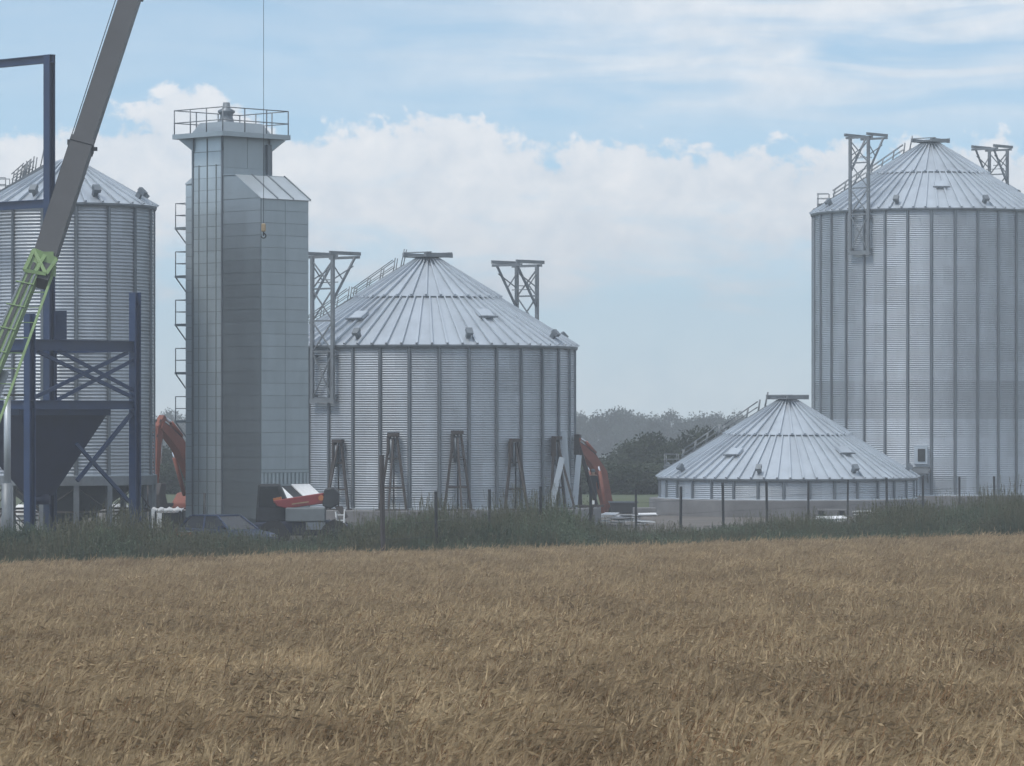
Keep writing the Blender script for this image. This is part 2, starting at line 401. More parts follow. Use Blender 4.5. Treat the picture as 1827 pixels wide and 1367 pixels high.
# ---- weeds along the field edge
def weed_patch(seed, kind):
    rg = random.Random(seed); v = []; f = []; mi = []
    def quad(a, b, c, d, m): o = len(v); v.extend([tuple(a), tuple(b), tuple(c), tuple(d)]); f.append((o, o + 1, o + 2, o + 3)); mi.append(m)
    def tri(a, b, c, m): o = len(v); v.extend([tuple(a), tuple(b), tuple(c)]); f.append((o, o + 1, o + 2)); mi.append(m)
    if kind == 'grass':
        for k in range(120):
            r = .45 * math.sqrt(rg.random()); a = rg.random() * 6.283; b = Vector((r * math.cos(a), r * math.sin(a), 0))
            th = rg.random() * 6.283; dv = Vector((math.cos(th), math.sin(th), 0)); sv = Vector((-dv.y, dv.x, 0)) * .007
            H = rg.uniform(.5, 1.0); ln = rg.uniform(.05, .4); m = 1 if rg.random() < .22 else 0
            p0, p1, p2 = b, b + dv * ln * .3 + Vector((0, 0, H * .6)), b + dv * ln + Vector((0, 0, H * (1 - ln * .3)))
            quad(p0 - sv, p0 + sv, p1 + sv, p1 - sv, m); tri(p1 - sv, p1 + sv, p2, m)
        for k in range(6):
            r = .45 * math.sqrt(rg.random()); a = rg.random() * 6.283; b = Vector((r * math.cos(a), r * math.sin(a), 0)); H = rg.uniform(1.0, 1.35)
            tp = b + Vector((rg.gauss(0, .12), rg.gauss(0, .12), H)); sv = Vector((.004, .003, 0)); quad(b - sv, b + sv, tp + sv, tp - sv, 1)
            for i in range(5):
                p0 = b.lerp(tp, .86 + .03 * i); th = rg.random() * 6.283; d2 = Vector((math.cos(th), math.sin(th), .9)) * .05; s2 = Vector((-math.sin(th), math.cos(th), 0)) * .012
                tri(p0 - s2, p0 + s2, p0 + d2, 1)
    else:
        for k in range(16):
            r = .40 * math.sqrt(rg.random()); a = rg.random() * 6.283; b = Vector((r * math.cos(a), r * math.sin(a), 0))
            H = rg.uniform(.55, 1.05); tp = b + Vector((rg.gauss(0, .14), rg.gauss(0, .14), H))
            sv = Vector((.006, .004, 0)); quad(b - sv, b + sv, tp + sv, tp - sv, 0)
            for i in range(24):
                t = rg.uniform(.12, 1.0); p = b.lerp(tp, t); th = rg.random() * 6.283
                ld = Vector((math.cos(th), math.sin(th), rg.uniform(-.3, .8))).normalized(); L = rg.uniform(.06, .15) * (1.3 - .6 * t)
                ls = ld.cross(Vector((0, 0, 1))).normalized() * L * .22; mid = p + ld * L * .5
                m = 1 if rg.random() < .06 else 0
                tri(p, mid + ls, p + ld * L, m); tri(p, p + ld * L, mid - ls, m)
    me = bpy.data.meshes.new('weed_patch'); me.from_pydata(v, [], f); me.materials.append(MATS['weed_leaf']); me.materials.append(MATS['weed_dry'])
    me.polygons.foreach_set('material_index', mi); me.update(); return me
wprot = [weed_patch(300 + i, 'grass') for i in range(3)] + [weed_patch(320 + i, 'leaf') for i in range(5)]
# height of the growth by photograph column, read off the picture
WH = [(-200, 1.6), (0, 1.55), (60, 1.35), (200, 1.6), (290, 1.35), (340, 1.12), (420, 1.12), (500, .95), (600, .95), (660, 1.5), (760, 1.75), (850, 1.5), (1000, 1.8), (1060, 1.0), (1150, .78), (1300, .75), (1440, 1.15), (1510, .85), (1570, 1.3), (1640, 1.5), (1760, 1.6), (1860, 1.6), (2100, 1.6)]
def weed_h(px):
    for (a, ha), (b, hb) in zip(WH, WH[1:]):
        if a <= px <= b: return ha + (hb - ha) * (px - a) / (b - a)
    return 1.0
pts, rots, scls, idxs = [], [], [], []
rg = random.Random(11)
for k in range(11000):
    x = rg.uniform(-24, 29); e = edge_y(x)
    y = e + .5 + abs(rg.random() ** 1.25) * (8.0 if x < -3 else 11 + 10 * sst(-3, 16, x))
    px = 913.5 + x * FPX / y
    dens = .5 + .5 * mnoise.noise(Vector((x * .5, y * .35, 3)))
    if rg.random() > .35 + .9 * dens: continue
    h = weed_h(px) * (.58 + .75 * dens) * rg.uniform(.7, 1.12)
    fr = (y - e); h *= .72 + .28 * sst(0, 3, fr)
    pts.append((x, y, ground_z(x, y) - .03)); rots.append((rg.gauss(0, .1), rg.gauss(0, .1), rg.random() * 6.283))
    sw = .8 + .5 * rg.random(); scls.append((sw, sw, h))
    idxs.append(rg.randrange(3) if mnoise.noise(Vector((x * .3, y * .3, 8))) + rg.gauss(0, .25) > .12 else 3 + rg.randrange(5))
tag(scatter('weeds', wprot, pts, rots, scls, idxs), 'tall green weeds and grass along the edge of the wheat', 'weeds', kind='stuff')

# ------------------------------------------------------------------ silos
CORR = 10
def sheet_mesh(R, nb2, h, n=CORR, amp=.027, cols=6):
    """one corrugated wall sheet spanning two bays, centred on angle 0, lying from z=0 to h"""
    da = 2 * math.pi / nb2; rows = n * 6; v = []; f = []
    for j in range(rows + 1):
        z = h * j / rows; rr = R + amp * math.sin(2 * math.pi * n * j / rows)
        for i in range(cols + 1):
            a = -da / 2 + da * i / cols; v.append((rr * math.cos(a), rr * math.sin(a), z))
    c = cols + 1
    for j in range(rows):
        for i in range(cols): f.append((j * c + i, j * c + i + 1, (j + 1) * c + i + 1, (j + 1) * c + i))
    me = bpy.data.meshes.new('wall_sheet'); me.from_pydata(v, [], f); me.materials.append(MATS['galv_wall'])
    me.polygons.foreach_set('use_smooth', [True] * len(f)); me.update(); return me
def roof_panel_mesh(r1, z1, r0, z0, n, rib=.085, ribw=.10):
    """trapezoid plate from eave radius r1 up to r0, with its raised seam on one side, centred on angle 0"""
    b = MB(); a = math.pi / n; t = .012
    sl = math.atan2(z0 - z1, r1 - r0); nrm = Vector((math.sin(sl), 0, math.cos(sl)))
    def pt(r, z, ang, up=0.0): return Vector((r * math.cos(ang), r * math.sin(ang), z)) + Vector((nrm.x * math.cos(ang), nrm.x * math.sin(ang), nrm.z)) * up
    p = [pt(r1, z1, -a), pt(r1, z1, a), pt(r0, z0, a), pt(r0, z0, -a)]; q = [pt(r1, z1, -a, t), pt(r1, z1, a, t), pt(r0, z0, a, t), pt(r0, z0, -a, t)]
    b.add(p + q, [(0, 3, 2, 1), (4, 5, 6, 7), (0, 1, 5, 4), (1, 2, 6, 5), (2, 3, 7, 6), (3, 0, 4, 7)])
    s0, s1 = pt(r1 + .04, z1, a, .03 + rib / 2), pt(r0 + .02, z0, a, .03 + rib / 2)
    b.bar(s0, s1, ribw, rib, up=nrm, w2=ribw * .6)
    return b.mesh('roof_panel', 'galv_roof')
def silo(name, label, loc, R, nb, rings, rh, z0, roof_n, tan=.61, r_mid=3.42, r_top=.5, ncorr=CORR, tower_az=None, stair_az=172, vents=(), hatches=(), bright=None, cap=True):
    root = empty(name, loc); H = z0 + rings * rh
    nb2 = nb // 2; rg = random.Random(len(label) * 7)
    sm = sheet_mesh(R, nb2, rh, ncorr)
    for k in range(rings):
        off = (k % 2) * math.pi / nb2 * 1.0
        for i in range(nb2):
            o = link('wall_sheet', sm, root, (0, 0, z0 + k * rh), (0, 0, 2 * math.pi * i / nb2 + off))
            c = bright(k, i, rg) if bright else rg.uniform(.94, 1.06)
            o.color = (c, c, c, 1)
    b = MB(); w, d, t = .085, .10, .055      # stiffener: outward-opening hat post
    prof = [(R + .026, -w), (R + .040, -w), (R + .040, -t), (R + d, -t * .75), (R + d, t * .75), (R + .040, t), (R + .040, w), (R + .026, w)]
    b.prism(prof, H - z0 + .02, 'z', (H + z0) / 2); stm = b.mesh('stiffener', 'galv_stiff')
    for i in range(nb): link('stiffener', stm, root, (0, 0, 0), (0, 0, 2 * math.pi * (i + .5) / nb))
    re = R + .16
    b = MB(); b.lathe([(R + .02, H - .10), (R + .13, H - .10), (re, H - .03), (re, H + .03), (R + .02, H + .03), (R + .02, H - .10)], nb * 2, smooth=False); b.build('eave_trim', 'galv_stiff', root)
    b = MB(); b.lathe([(R - .02, z0 - .05), (R + .13, z0 - .05), (R + .13, z0 + .03), (R + .03, z0 + .03)], nb * 2, smooth=False); b.build('base_angle', 'galv_roof', root)
    zc = lambda r: H + .03 + (re - r) * tan
    if r_mid:
        pm = roof_panel_mesh(re, zc(re), r_mid - .12, zc(r_mid - .12), roof_n)
        for i in range(roof_n): link('roof_panel', pm, root, (0, 0, 0), (0, 0, 2 * math.pi * i / roof_n))
        pm = roof_panel_mesh(r_mid, zc(r_mid) + .10, r_top, zc(r_top) + .10, roof_n // 2, rib=.08)
        for i in range(roof_n // 2): link('upper_roof_panel', pm, root, (0, 0, 0), (0, 0, 2 * math.pi * (i + .5) / (roof_n // 2)))
        b = MB(); zz = zc(r_mid); b.lathe([(r_mid - .16, zz + .05), (r_mid - .02, zz + .0), (r_mid - .02, zz + .085), (r_mid - .1, zz + .12)], 64, smooth=False); b.build('roof_ring', 'galv_stiff', root)
        ztop = zc(r_top) + .1
    else:
        pm = roof_panel_mesh(re, zc(re), r_top, zc(r_top), roof_n, rib=.07)
        for i in range(roof_n): link('roof_panel', pm, root, (0, 0, 0), (0, 0, 2 * math.pi * i / roof_n))
        ztop = zc(r_top)
    b = MB(); b.lathe([(r_top + .10, ztop - .12), (r_top + .10, ztop + .06), (r_top - .03, ztop + .14), (.0, ztop + .16)], 24); b.build('cap', 'galv_roof', root)
    sl = math.atan(tan)
    if cap:
        ang = tower_az if tower_az is not None else R_(-131)
        rr = Matrix.Rotation(ang, 3, 'Z')
        for s in (-1, 1):
            b = MB(); b.bar(rr @ Vector((-.95, s * .68, ztop + .22)), rr @ Vector((.95, s * .68, ztop + .22)), .10, .20); b.build('cap_beam', 'galv_steel', root)
            b = MB(); b.bar(rr @ Vector((s * .72, -.86, ztop + .34)), rr @ Vector((s * .72, .86, ztop + .34)), .10, .05); b.build('cap_beam', 'galv_steel', root)
        b = MB(); b.box((0, 0, ztop + .16), (1.5, 1.2, .05), rr); b.build('cap_plate', 'galv_steel', root)
    # eave vents
    vm = None
    for a in vents:
        if vm is None:
            b = MB(); r = re - .55; z = zc(r)
            ry = Matrix.Rotation(sl, 3, 'Y')
            c = Vector((r, 0, z)); b.box(c + ry @ Vector((0, 0, .14)), (.20, .20, .28), ry); b.box(c + ry @ Vector((.07, 0, .36)), (.34, .30, .17), ry @ Matrix.Rotation(.25, 3, 'Y'))
            vm = b.mesh('eave_vent', 'galv_stiff')
        link('eave_vent', vm, root, (0, 0, 0), (0, 0, a))
    for a, rr_ in hatches:
        b = MB(); z = zc(rr_); ry = Matrix.Rotation(sl, 3, 'Y'); c = Vector((rr_, 0, z))
        b.box(c + ry @ Vector((0, 0, .12)), (.62, .72, .14), ry); h = b.build('roof_hatch', 'galv_roof', root); h.rotation_euler = (0, 0, a)
        b = MB(); b.box(c + ry @ Vector((.38, 0, .17)), (.06, 1.0, .06), ry); b.build('hatch_rail', 'galv_stiff', h)
    # roof stair with handrails
    if stair_az is not None:
        st = empty('x'); bpy.data.objects.remove(st)
        b = MB(); wst = .62; r1, r0 = re - .1, r_top + .55
        for s in (-1, 1): b.bar((r1, s * wst / 2, zc(r1) + .14), (r0, s * wst / 2, zc(r0) + .18), .05, .12)
        nst = int((r1 - r0) / .32)
        for i in range(nst):
            r = r1 + (r0 - r1) * (i + .5) / nst; b.box((r, 0, zc(r) + .20), (.20, wst - .06, .03))
        stair = b.build('roof_stair', 'galv_steel', root); stair.rotation_euler = (0, 0, R_(stair_az))
        for s in (-1, 1):
            y_ = s * wst / 2; sg = [(re - 1.3, r_mid + .35 if r_mid else .5 * re), ((r_mid if r_mid else .5 * re) + .1, r_top + 1.1)]
            for ra, rb in sg:
                b = MB(); b.tube((ra, y_, zc(ra) + .62), (rb, y_, zc(rb) + .78), .024, 6); b.tube((ra, y_, zc(ra) + .40), (rb, y_, zc(rb) + .48), .020, 6); b.build('handrail', 'galv_steel', stair)
                for k in range(4):
                    r = ra + (rb - ra) * k / 3
                    b = MB(); b.tube((r, y_, zc(r) + .05), (r - .12, y_, zc(r) + .70 + .06 * k), .026, 6); b.build('rail_post', 'galv_steel', stair)
            b = MB(); b.tube((r_top + .75, y_, zc(r_top + .75) + .1), (r_top + .55, y_, zc(r_top + .55) + .95), .026, 6); b.build('rail_post', 'galv_steel', stair)
        rl = re - .75; zl = zc(rl) + .16
        b = MB(); b.box((rl, 0, zl), (.7, .9, .05))
        for sx, sy in ((-.33, -.43), (.33, -.43), (-.33, .43), (.33, .43)): b.tube((rl + sx, sy, zc(rl + sx) + .02), (rl + sx, sy, zl + .62), .022, 6)
        for zz in (.34, .62): b.bar((rl + .33, -.43, zl + zz), (rl + .33, .43, zl + zz), .035); b.bar((rl - .33, -.43, zl + zz), (rl + .33, -.43, zl + zz), .035); b.bar((rl - .33, .43, zl + zz), (rl + .33, .43, zl + zz), .035)
        o = b.build('eave_landing', 'galv_steel', root); o.rotation_euler = (0, 0, R_(stair_az))
    return root, H, zc, ztop
def catwalk_support(root, az_, R, H, ztop_beam, below=2.5, w=1.28, L=1.45):
    """lattice tower bolted to the wall; x is outward, y tangential, built round angle 0 then turned"""
    zt = ztop_beam; x0 = R + .24; x1 = x0 - L; zb = H - below; zs = zt - 2.05
    b = MB()
    for y in (-w / 2 - .14, w / 2 + .14): b.bar((x0 + .35, y, zt + .06), (x1 - .22, y, zt + .06), .09, .16)
    for x in (x0, x1): b.bar((x, -w / 2 - .3, zt - .10), (x, w / 2 + .3, zt - .10), .08, .12)
    top = b.build('catwalk_support', 'galv_steel', root); top.rotation_euler = (0, 0, az_)
    for s in (-1, 1):
        y = s * w / 2
        b = MB(); b.bar((x0, y, zb), (x0, y, zt - .04), .16, .13); b.build('leg', 'galv_steel', top)
        b = MB(); b.bar((x1, y, zt - .12), (x0 - .05, y, zs), .09, .09); b.build('strut', 'galv_steel', top)
        b = MB(); b.bar((x1 + .1, y, zt - .5), (x0, y, zt - 1.15), .045); b.bar((x0, y, zt - .45), (x0 - .62, y, zt - 1.1), .045); b.build('brace', 'galv_steel', top)
        b = MB(); b.box((R + .12, y, zb + .25), (.22, .22, .12)); b.box((R + .12, y, H - .45), (.22, .22, .12)); b.build('bracket', 'galv_steel', top)
    zz = [zt - .25, zt - 1.75, zs - .35 - .0, H - .05 + (zt - H) * .22, H - .15, zb + .12]
    zz = [zt - .25, zt - 1.55, zt - 3.0, zb + 2.25, zb + .12] if zt - zb > 5.2 else [zt - .25, zt - 1.55, zt - 3.0, zb + .12]
    for i, z in enumerate(zz[1:]):
        b = MB(); b.bar((x0, -w / 2, z), (x0, w / 2, z), .075); b.build('cross_bar', 'galv_steel', top)
        za = zz[i]
        for s in (-1, 1):
            b = MB(); b.bar((x0 + .02 * s, -s * w / 2, za), (x0 + .02 * s, s * w / 2, z), .055); b.build('brace', 'galv_steel', top)
    b = MB(); b.bar((x0, -w / 2 - .12, zb), (x0, w / 2 + .12, zb), .14, .16); b.build('cross_bar', 'galv_steel', top)
    b = MB(); b.bar((x1, -w / 2, zt - 1.1), (x1 + .5, -w / 2, zt - 1.1), .04); b.bar((x0 - .35, -w / 2, zt - 1.25), (x0 - .35, w / 2, zt - 1.25), .04); b.build('brace', 'galv_steel', top)
def plinth(parent, R, z0, h, m='concrete', n=64):
    b = MB(); b.lathe([(R, z0), (R, z0 + h - .03), (R - .03, z0 + h), (0, z0 + h)], n, smooth=False); return b.build('plinth', m, parent)
EIGHT = lambda o: [R_(o + 45 * i) for i in range(8)]
TAZ = math.atan2(-.755, -.655)
# middle silo
c = P(763, HOR, 183); mid_c = Vector((c.x, 183, 0))
s_mid, H, zc, zt = silo('grain_silo', 'half raised corrugated silo with jacks round its foot and two lattice towers', mid_c, 6.86, 32, 7, 1.05, 1.09, 64,
    tower_az=TAZ, vents=EIGHT(-90 + 17.5), hatches=((R_(-90 - 38), 4.9), (R_(-90 + 34), 4.75)))
tag(s_mid, 'half raised corrugated silo with jacks round its foot and two lattice towers', 'silo', 'galvanised grain silos')
plinth(s_mid, 8.1, -.3, 1.33)
for a in (TAZ, TAZ + math.pi): catwalk_support(s_mid, a, 6.86, H, P(0, 455, 178).z)
# low silo: roof and a single ring
c = P(1405, HOR, 211); low_c = Vector((c.x, 211, 0))
s_low, H2, zc2, zt2 = silo('grain_silo', '', low_c, 6.86, 32, 1, 1.05, .90, 64, vents=EIGHT(-90 - 17), hatches=((R_(-90 - 38), 4.9), (R_(-90 + 34), 4.75)))
tag(s_low, 'low silo of one wall ring with a conical roof on a round concrete base', 'silo', 'galvanised grain silos')
plinth(s_low, 7.45, -.4, 1.28)
# tall right silo; its lowest rings are newer, brighter sheets
def bright(k, i, rg):
    c = rg.uniform(.96, 1.04)
    if k in (0, 1, 2, 3): c *= 1.12
    elif k in (4, 5): c *= .86
    if k == 0 and rg.random() < .5: c *= .80
    return c
c = P(1660, HOR, 230); hi_c = Vector((c.x, 230, 0))
s_hi, H3, zc3, zt3 = silo('grain_silo', '', hi_c, 6.86, 32, 15, 1.09, .76, 64, tower_az=TAZ, vents=EIGHT(-90 - 23), hatches=((R_(-90 + 1), 4.8), (R_(-90 + 78), 4.8)), bright=bright)
tag(s_hi, 'tallest corrugated silo with a conical roof, a small door and lattice towers', 'silo', 'galvanised grain silos')
plinth(s_hi, 7.4, -.4, 1.14)
for a in (TAZ, TAZ + math.pi): catwalk_support(s_hi, a, 6.86, H3, P(0, 243, 225).z)
da = R_(-90) + math.asin((1622 - 1660) / 208.0)
b = MB(); b.box((6.95, 0, 3.05), (.16, .75, 1.0)); dr = b.build('door', 'galv_roof', s_hi); dr.rotation_euler = (0, 0, da)
b = MB(); b.box((7.04, .04, 3.05), (.05, .42, .72)); b.build('door_opening', 'dark_steel', dr)
b = MB(); b.box((7.45, -.2, 2.35), (.95, 1.4, .08)); b.box((7.90, -.2, 2.2), (.05, 1.4, .36)); b.bar((6.9, -.8, 1.5), (7.8, -.8, 2.3), .06); b.bar((6.9, .4, 1.5), (7.8, .4, 2.3), .06); o = b.build('door_landing', 'galv_steel', s_hi); o.rotation_euler = (0, 0, da)
# small hopper silo on legs, left
c = P(123, HOR, 163); ls_c = Vector((c.x, 163, 0))
s_l, H4, zc4, zt4 = silo('hopper_silo', '', ls_c, 3.5, 16, 8, 1.39, 2.8, 32, tan=.57, r_mid=None, r_top=.42, vents=EIGHT(-90 + 26), hatches=((R_(-90 + 8), 1.9),), stair_az=176, cap=False)
tag(s_l, 'slender corrugated silo raised on legs behind the blue steel frame', 'silo')
b = MB(); b.lathe([(3.45, 2.42), (3.66, 2.42), (3.66, 2.80), (3.45, 2.80), (3.45, 2.42)], 48, smooth=False); b.build('ring_beam', 'galv_steel', s_l)
b = MB(); b.lathe([(3.42, 2.75), (.45, .75), (.38, .45)], 32); b.build('cone', 'galv_stiff', s_l)
for i in range(16):
    a = 2 * math.pi * (i + .5) / 16; p = Vector((3.55 * math.cos(a), 3.55 * math.sin(a), 0)); a2 = 2 * math.pi * (i + 1.5) / 16; q = Vector((3.55 * math.cos(a2), 3.55 * math.sin(a2), 0))
    b = MB(); b.bar((p.x, p.y, 0), (p.x, p.y, 2.42), .22, .16, up=(p.x, p.y, 0)); lg = b.build('leg', 'galv_steel', s_l)
    b = MB(); b.bar(p + Vector((0, 0, 1.35)), q + Vector((0, 0, 1.35)), .09); b.build('tie', 'rust_steel', s_l)
    b = MB(); b.bar(p + Vector((0, 0, .1 if i % 2 else 1.35)), q + Vector((0, 0, 1.35 if i % 2 else .1)), .05); b.bar(p + Vector((0, 0, 1.4 if i % 2 else 2.35)), q + Vector((0, 0, 2.35 if i % 2 else 1.4)), .04); b.build('brace', 'rust_steel', s_l)

# ------------------------------------------------------------------ lifting jacks round the middle silo
def make_jack():
    r = empty('lifting_jack')
    for s in (-1, 1):
        b = MB(); b.bar((.05, s * .62, 0), (-.05, s * .16, 3.25), .10, .10); b.build('leg', 'rust_steel', r)
    b = MB(); b.bar((.95, 0, 0), (0, 0, 3.1), .08, .08); b.build('stay', 'rust_steel', r)
    b = MB(); b.box((-.02, 0, 3.3), (.26, .52, .16)); b.box((-.04, -.24, 2.85), (.24, .10, .8)); b.build('head', 'rust_steel', r)
    b = MB(); b.tube((-.02, .02, .05), (-.02, .02, 3.2), .035, 8); rod = b.build('rod', 'dark_steel', r)
    b = MB(); b.tube((-.02, -.10, 2.05), (-.02, -.10, 3.1), .075, 10); b.build('cylinder', 'galv_stiff', r)
    b = MB(); b.bar((.03, -.50, .98), (.03, .50, .98), .07, .09); b.build('cross_bar', 'rust_steel', r)
    b = MB(); b.bar((0, -.27, 2.25), (0, .27, 2.25), .05, .08); b.build('cross_bar', 'rust_steel', r)
    b = MB(); b.box((.2, 0, .02), (.6, 1.45, .05)); b.build('foot_plate', 'rust_steel', r)
    return r
jack = make_jack()
JL = ['dark steel lifting jack at the silo foot, half hidden by the dryer tower', 'dark lifting jack rising behind the boom head of the red handler', 'dark lifting jack beside the taller rusty fence post', 'dark lifting jack at the silo foot with the tallest head',
      'wide legged lifting jack just beside the pale leaning posts', 'dark lifting jack standing behind the most tilted pale post', 'dark lifting jack against the silo side nearest the person', 'dark lifting jack round the far side of the silo, by the excavator boom']
for i, (a, hs, n) in enumerate([(-56, .98, 0), (-33.5, .94, 0), (-11.3, 1.03, 0), (12.1, 1.06, 0), (35.2, .95, 0), (57.5, .98, 0), (80, 1.0, 0), (102, 1.0, 0)]):
    o = jack if i == 0 else copy_tree(jack)
    t = R_(-90 + a); o.location = (mid_c.x + 7.12 * math.cos(t), mid_c.y + 7.12 * math.sin(t), 1.03); o.rotation_euler = (0, 0, t); o.scale = (1, 1, hs)
    tag(o, JL[i], 'jack', 'lifting jacks round the silo')

# ------------------------------------------------------------------ grain dryer tower
nc = P(398, HOR, 163); dry = empty('grain_dryer', (nc.x, 163, 0), R_(45))
tag(dry, 'tall square grain dryer tower with railed top platform and panelled metal walls', 'grain dryer')
CW, CB = 1.91, 2.64        # column along y (left-back) and x (right-back)
PD, LD = 2.37, .47
ZB, ZC, ZP, ZE, ZR = 1.0, 16.4, 16.95, 14.25, 15.25
b = MB(); b.span((0, 0, ZB), (CB, CW, ZP)); b.build('column_core', 'dryer_core', dry)
prof = [(0.0, ZB), (-PD, ZB), (-PD, ZE), (-.82, ZR), (0.0, ZR)]
b = MB(); b.prism([(y_, z) for y_, z in prof], CB - .03, 'x', CB / 2); b.v = [(v[0], v[1] - .001, v[2]) for v in b.v]; pl = b.build('plenum_core', 'dryer_core', dry)
b = MB(); b.prism([(CW, ZB), (CW + LD, ZB), (CW + LD, 15.0), (CW, 15.25)], CB - .03, 'x', CB / 2); lp = b.build('exhaust_duct', 'dryer_core', dry)
pan = {}
def panel(name, c, size, par=dry, m='dryer_panel'):
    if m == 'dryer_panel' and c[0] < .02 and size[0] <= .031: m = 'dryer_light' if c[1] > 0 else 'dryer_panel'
    k = (tuple(round(x, 3) for x in size), m)
    if k not in pan:
        bb = MB(); bb.box((0, 0, 0), size); pan[k] = bb.mesh('panel', m)
    o = link(name, pan[k], par, c)
    if m == 'dryer_panel' and c[0] < .02 and c[1] < 0:      # soft shading painted into the gable panels' colour, fading out near the top
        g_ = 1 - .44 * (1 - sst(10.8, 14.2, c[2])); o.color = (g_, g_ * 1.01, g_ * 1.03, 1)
    return o
rowh = .507; G = .016; T = .03
def grid_x(x, y0, y1, ncols, za, zb, side):       # face normal to x
    n = round((zb - za) / rowh); hh = (zb - za) / n; ww = (y1 - y0) / ncols
    for i in range(n):
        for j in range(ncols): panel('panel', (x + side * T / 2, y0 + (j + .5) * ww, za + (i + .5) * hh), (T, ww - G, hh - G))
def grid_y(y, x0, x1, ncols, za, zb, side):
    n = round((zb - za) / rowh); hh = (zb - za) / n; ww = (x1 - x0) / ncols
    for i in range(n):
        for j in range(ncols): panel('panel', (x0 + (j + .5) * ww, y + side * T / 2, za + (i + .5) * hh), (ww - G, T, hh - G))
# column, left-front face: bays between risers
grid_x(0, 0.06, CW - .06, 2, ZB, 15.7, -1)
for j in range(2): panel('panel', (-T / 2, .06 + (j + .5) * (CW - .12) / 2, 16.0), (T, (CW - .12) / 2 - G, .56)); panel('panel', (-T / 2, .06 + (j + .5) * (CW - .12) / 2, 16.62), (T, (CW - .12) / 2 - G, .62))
for y_ in (.40, .97, 1.50):
    b = MB(); b.span((-.06, y_ - .018, ZB), (-.031, y_ + .018, 15.75 if y_ != .97 else ZP - .1)); b.build('riser', 'dryer_core', dry)
for y_ in (0.02, CW - .02):
    b = MB(); b.span((-.07, y_ - .04, ZB), (-.001, y_ + .04, ZP - .05)); b.build('corner_angle', 'galv_stiff', dry)
# neck above the plenum, right-front face
for j in range(2): panel('panel', (CB * (j + .5) / 2, -T / 2, 16.27), (CB / 2 - G, T, 1.30))
panel('panel', (CB / 2, -T / 2, 15.44), (CB - G, T, .34))
b = MB(); b.span((CB - .30, -.16, 15.27), (CB - .05, -.031, ZP - .3)); b.build('downpipe', 'galv_stiff', dry)
# plenum gable (left-front) and front (right-front)
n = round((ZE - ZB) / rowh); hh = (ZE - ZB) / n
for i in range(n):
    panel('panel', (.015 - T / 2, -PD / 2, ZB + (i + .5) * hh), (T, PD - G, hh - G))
b = MB(); b.prism([(-.02, ZE + G), (-PD + .02, ZE + G), (-.82, ZR - .02), (-.02, ZR - .02)], T, 'x', .015 - T / 2); b.build('gable_panel', 'dryer_panel', dry)
grid_y(-PD, .02, CB - .02, 2, 3.05, ZE, -1)
panel('panel', (CB / 2, -PD - T / 2, 2.98), (CB - .04, T, .10)); panel('panel', (CB / 2, -PD - T / 2, 1.72), (CB - .04, T, 1.40))
ns = 12
for i in range(ns + 1):
    panel('grille_bar', (.02 + (CB - .04) * (i + .0 + (.25 if i == 0 else (-.25 if i == ns else 0))) / ns, -PD - T / 2, 2.675), ((CB - .04) / ns * .55, T, .46))
# plenum roof sheets
for j in range(3):
    b = MB(); x0, x1 = j * CB / 3 - (.06 if j == 0 else 0), (j + 1) * CB / 3 + (.06 if j == 2 else 0)
    A, B_ = Vector((0, -.82, ZR + .03)), Vector((0, -PD - .10, ZE - .035))
    b.bar(((x0 + x1) / 2, A.y, A.z), ((x0 + x1) / 2, B_.y, B_.z), x1 - x0 - .012, .03); b.build('plenum_roof_sheet', 'dryer_roof', dry)
    b = MB(); b.bar((x1 - .03, A.y, A.z + .04), (x1 - .03, B_.y, B_.z + .04), .05, .05); b.build('roof_seam', 'galv_stiff', dry)
b = MB(); b.span((-.05, -.85, ZR + .01), (CB + .05, -.035, ZR + .05)); b.build('plenum_roof_ridge', 'dryer_panel', dry)
# exhaust duct panels (left strip)
n = round((14.95 - ZB) / rowh); hh = (14.95 - ZB) / n
for i in range(n): panel('panel', (.015 - T / 2, CW + LD / 2 + .02, ZB + (i + .5) * hh), (T, LD - .03, hh - G))
b = MB(); b.prism([(CW + .01, 15.02), (CW + LD + .04, 14.98), (CW + LD + .04, 15.03), (CW + .01, 15.30)], CB + .04, 'x', CB / 2); b.build('exhaust_roof', 'dryer_roof', dry)
# outlet hood, legs and hopper at the foot
for x0, x1 in ((.05, .98), (1.62, CB)):
    b = MB(); b.bar(((x0 + x1) / 2, -PD - .04, 2.42), ((x0 + x1) / 2, -PD - 1.05, 1.80), x1 - x0, .04); b.build('outlet_hood', 'white_sheet', dry)
b = MB(); b.bar((1.3, -PD - .05, 2.36), (1.3, -PD - 1.0, 1.78), .62, .04); b.build('hood_gap', 'dark_steel', dry)
b = MB(); b.prism([(CW, ZB), (-PD, ZB), (-1.0, .35), (.6, .35)], CB - .3, 'x', CB / 2); b.build('discharge_hopper', 'dryer_core', dry)
for x in (.1, CB - .1):
    for y_ in (CW + .3, 0, -PD + .1):
        b = MB(); b.span((x - .09, y_ - .09, 0), (x + .09, y_ + .09, ZB - .002)); b.build('support_leg', 'dark_steel', dry)
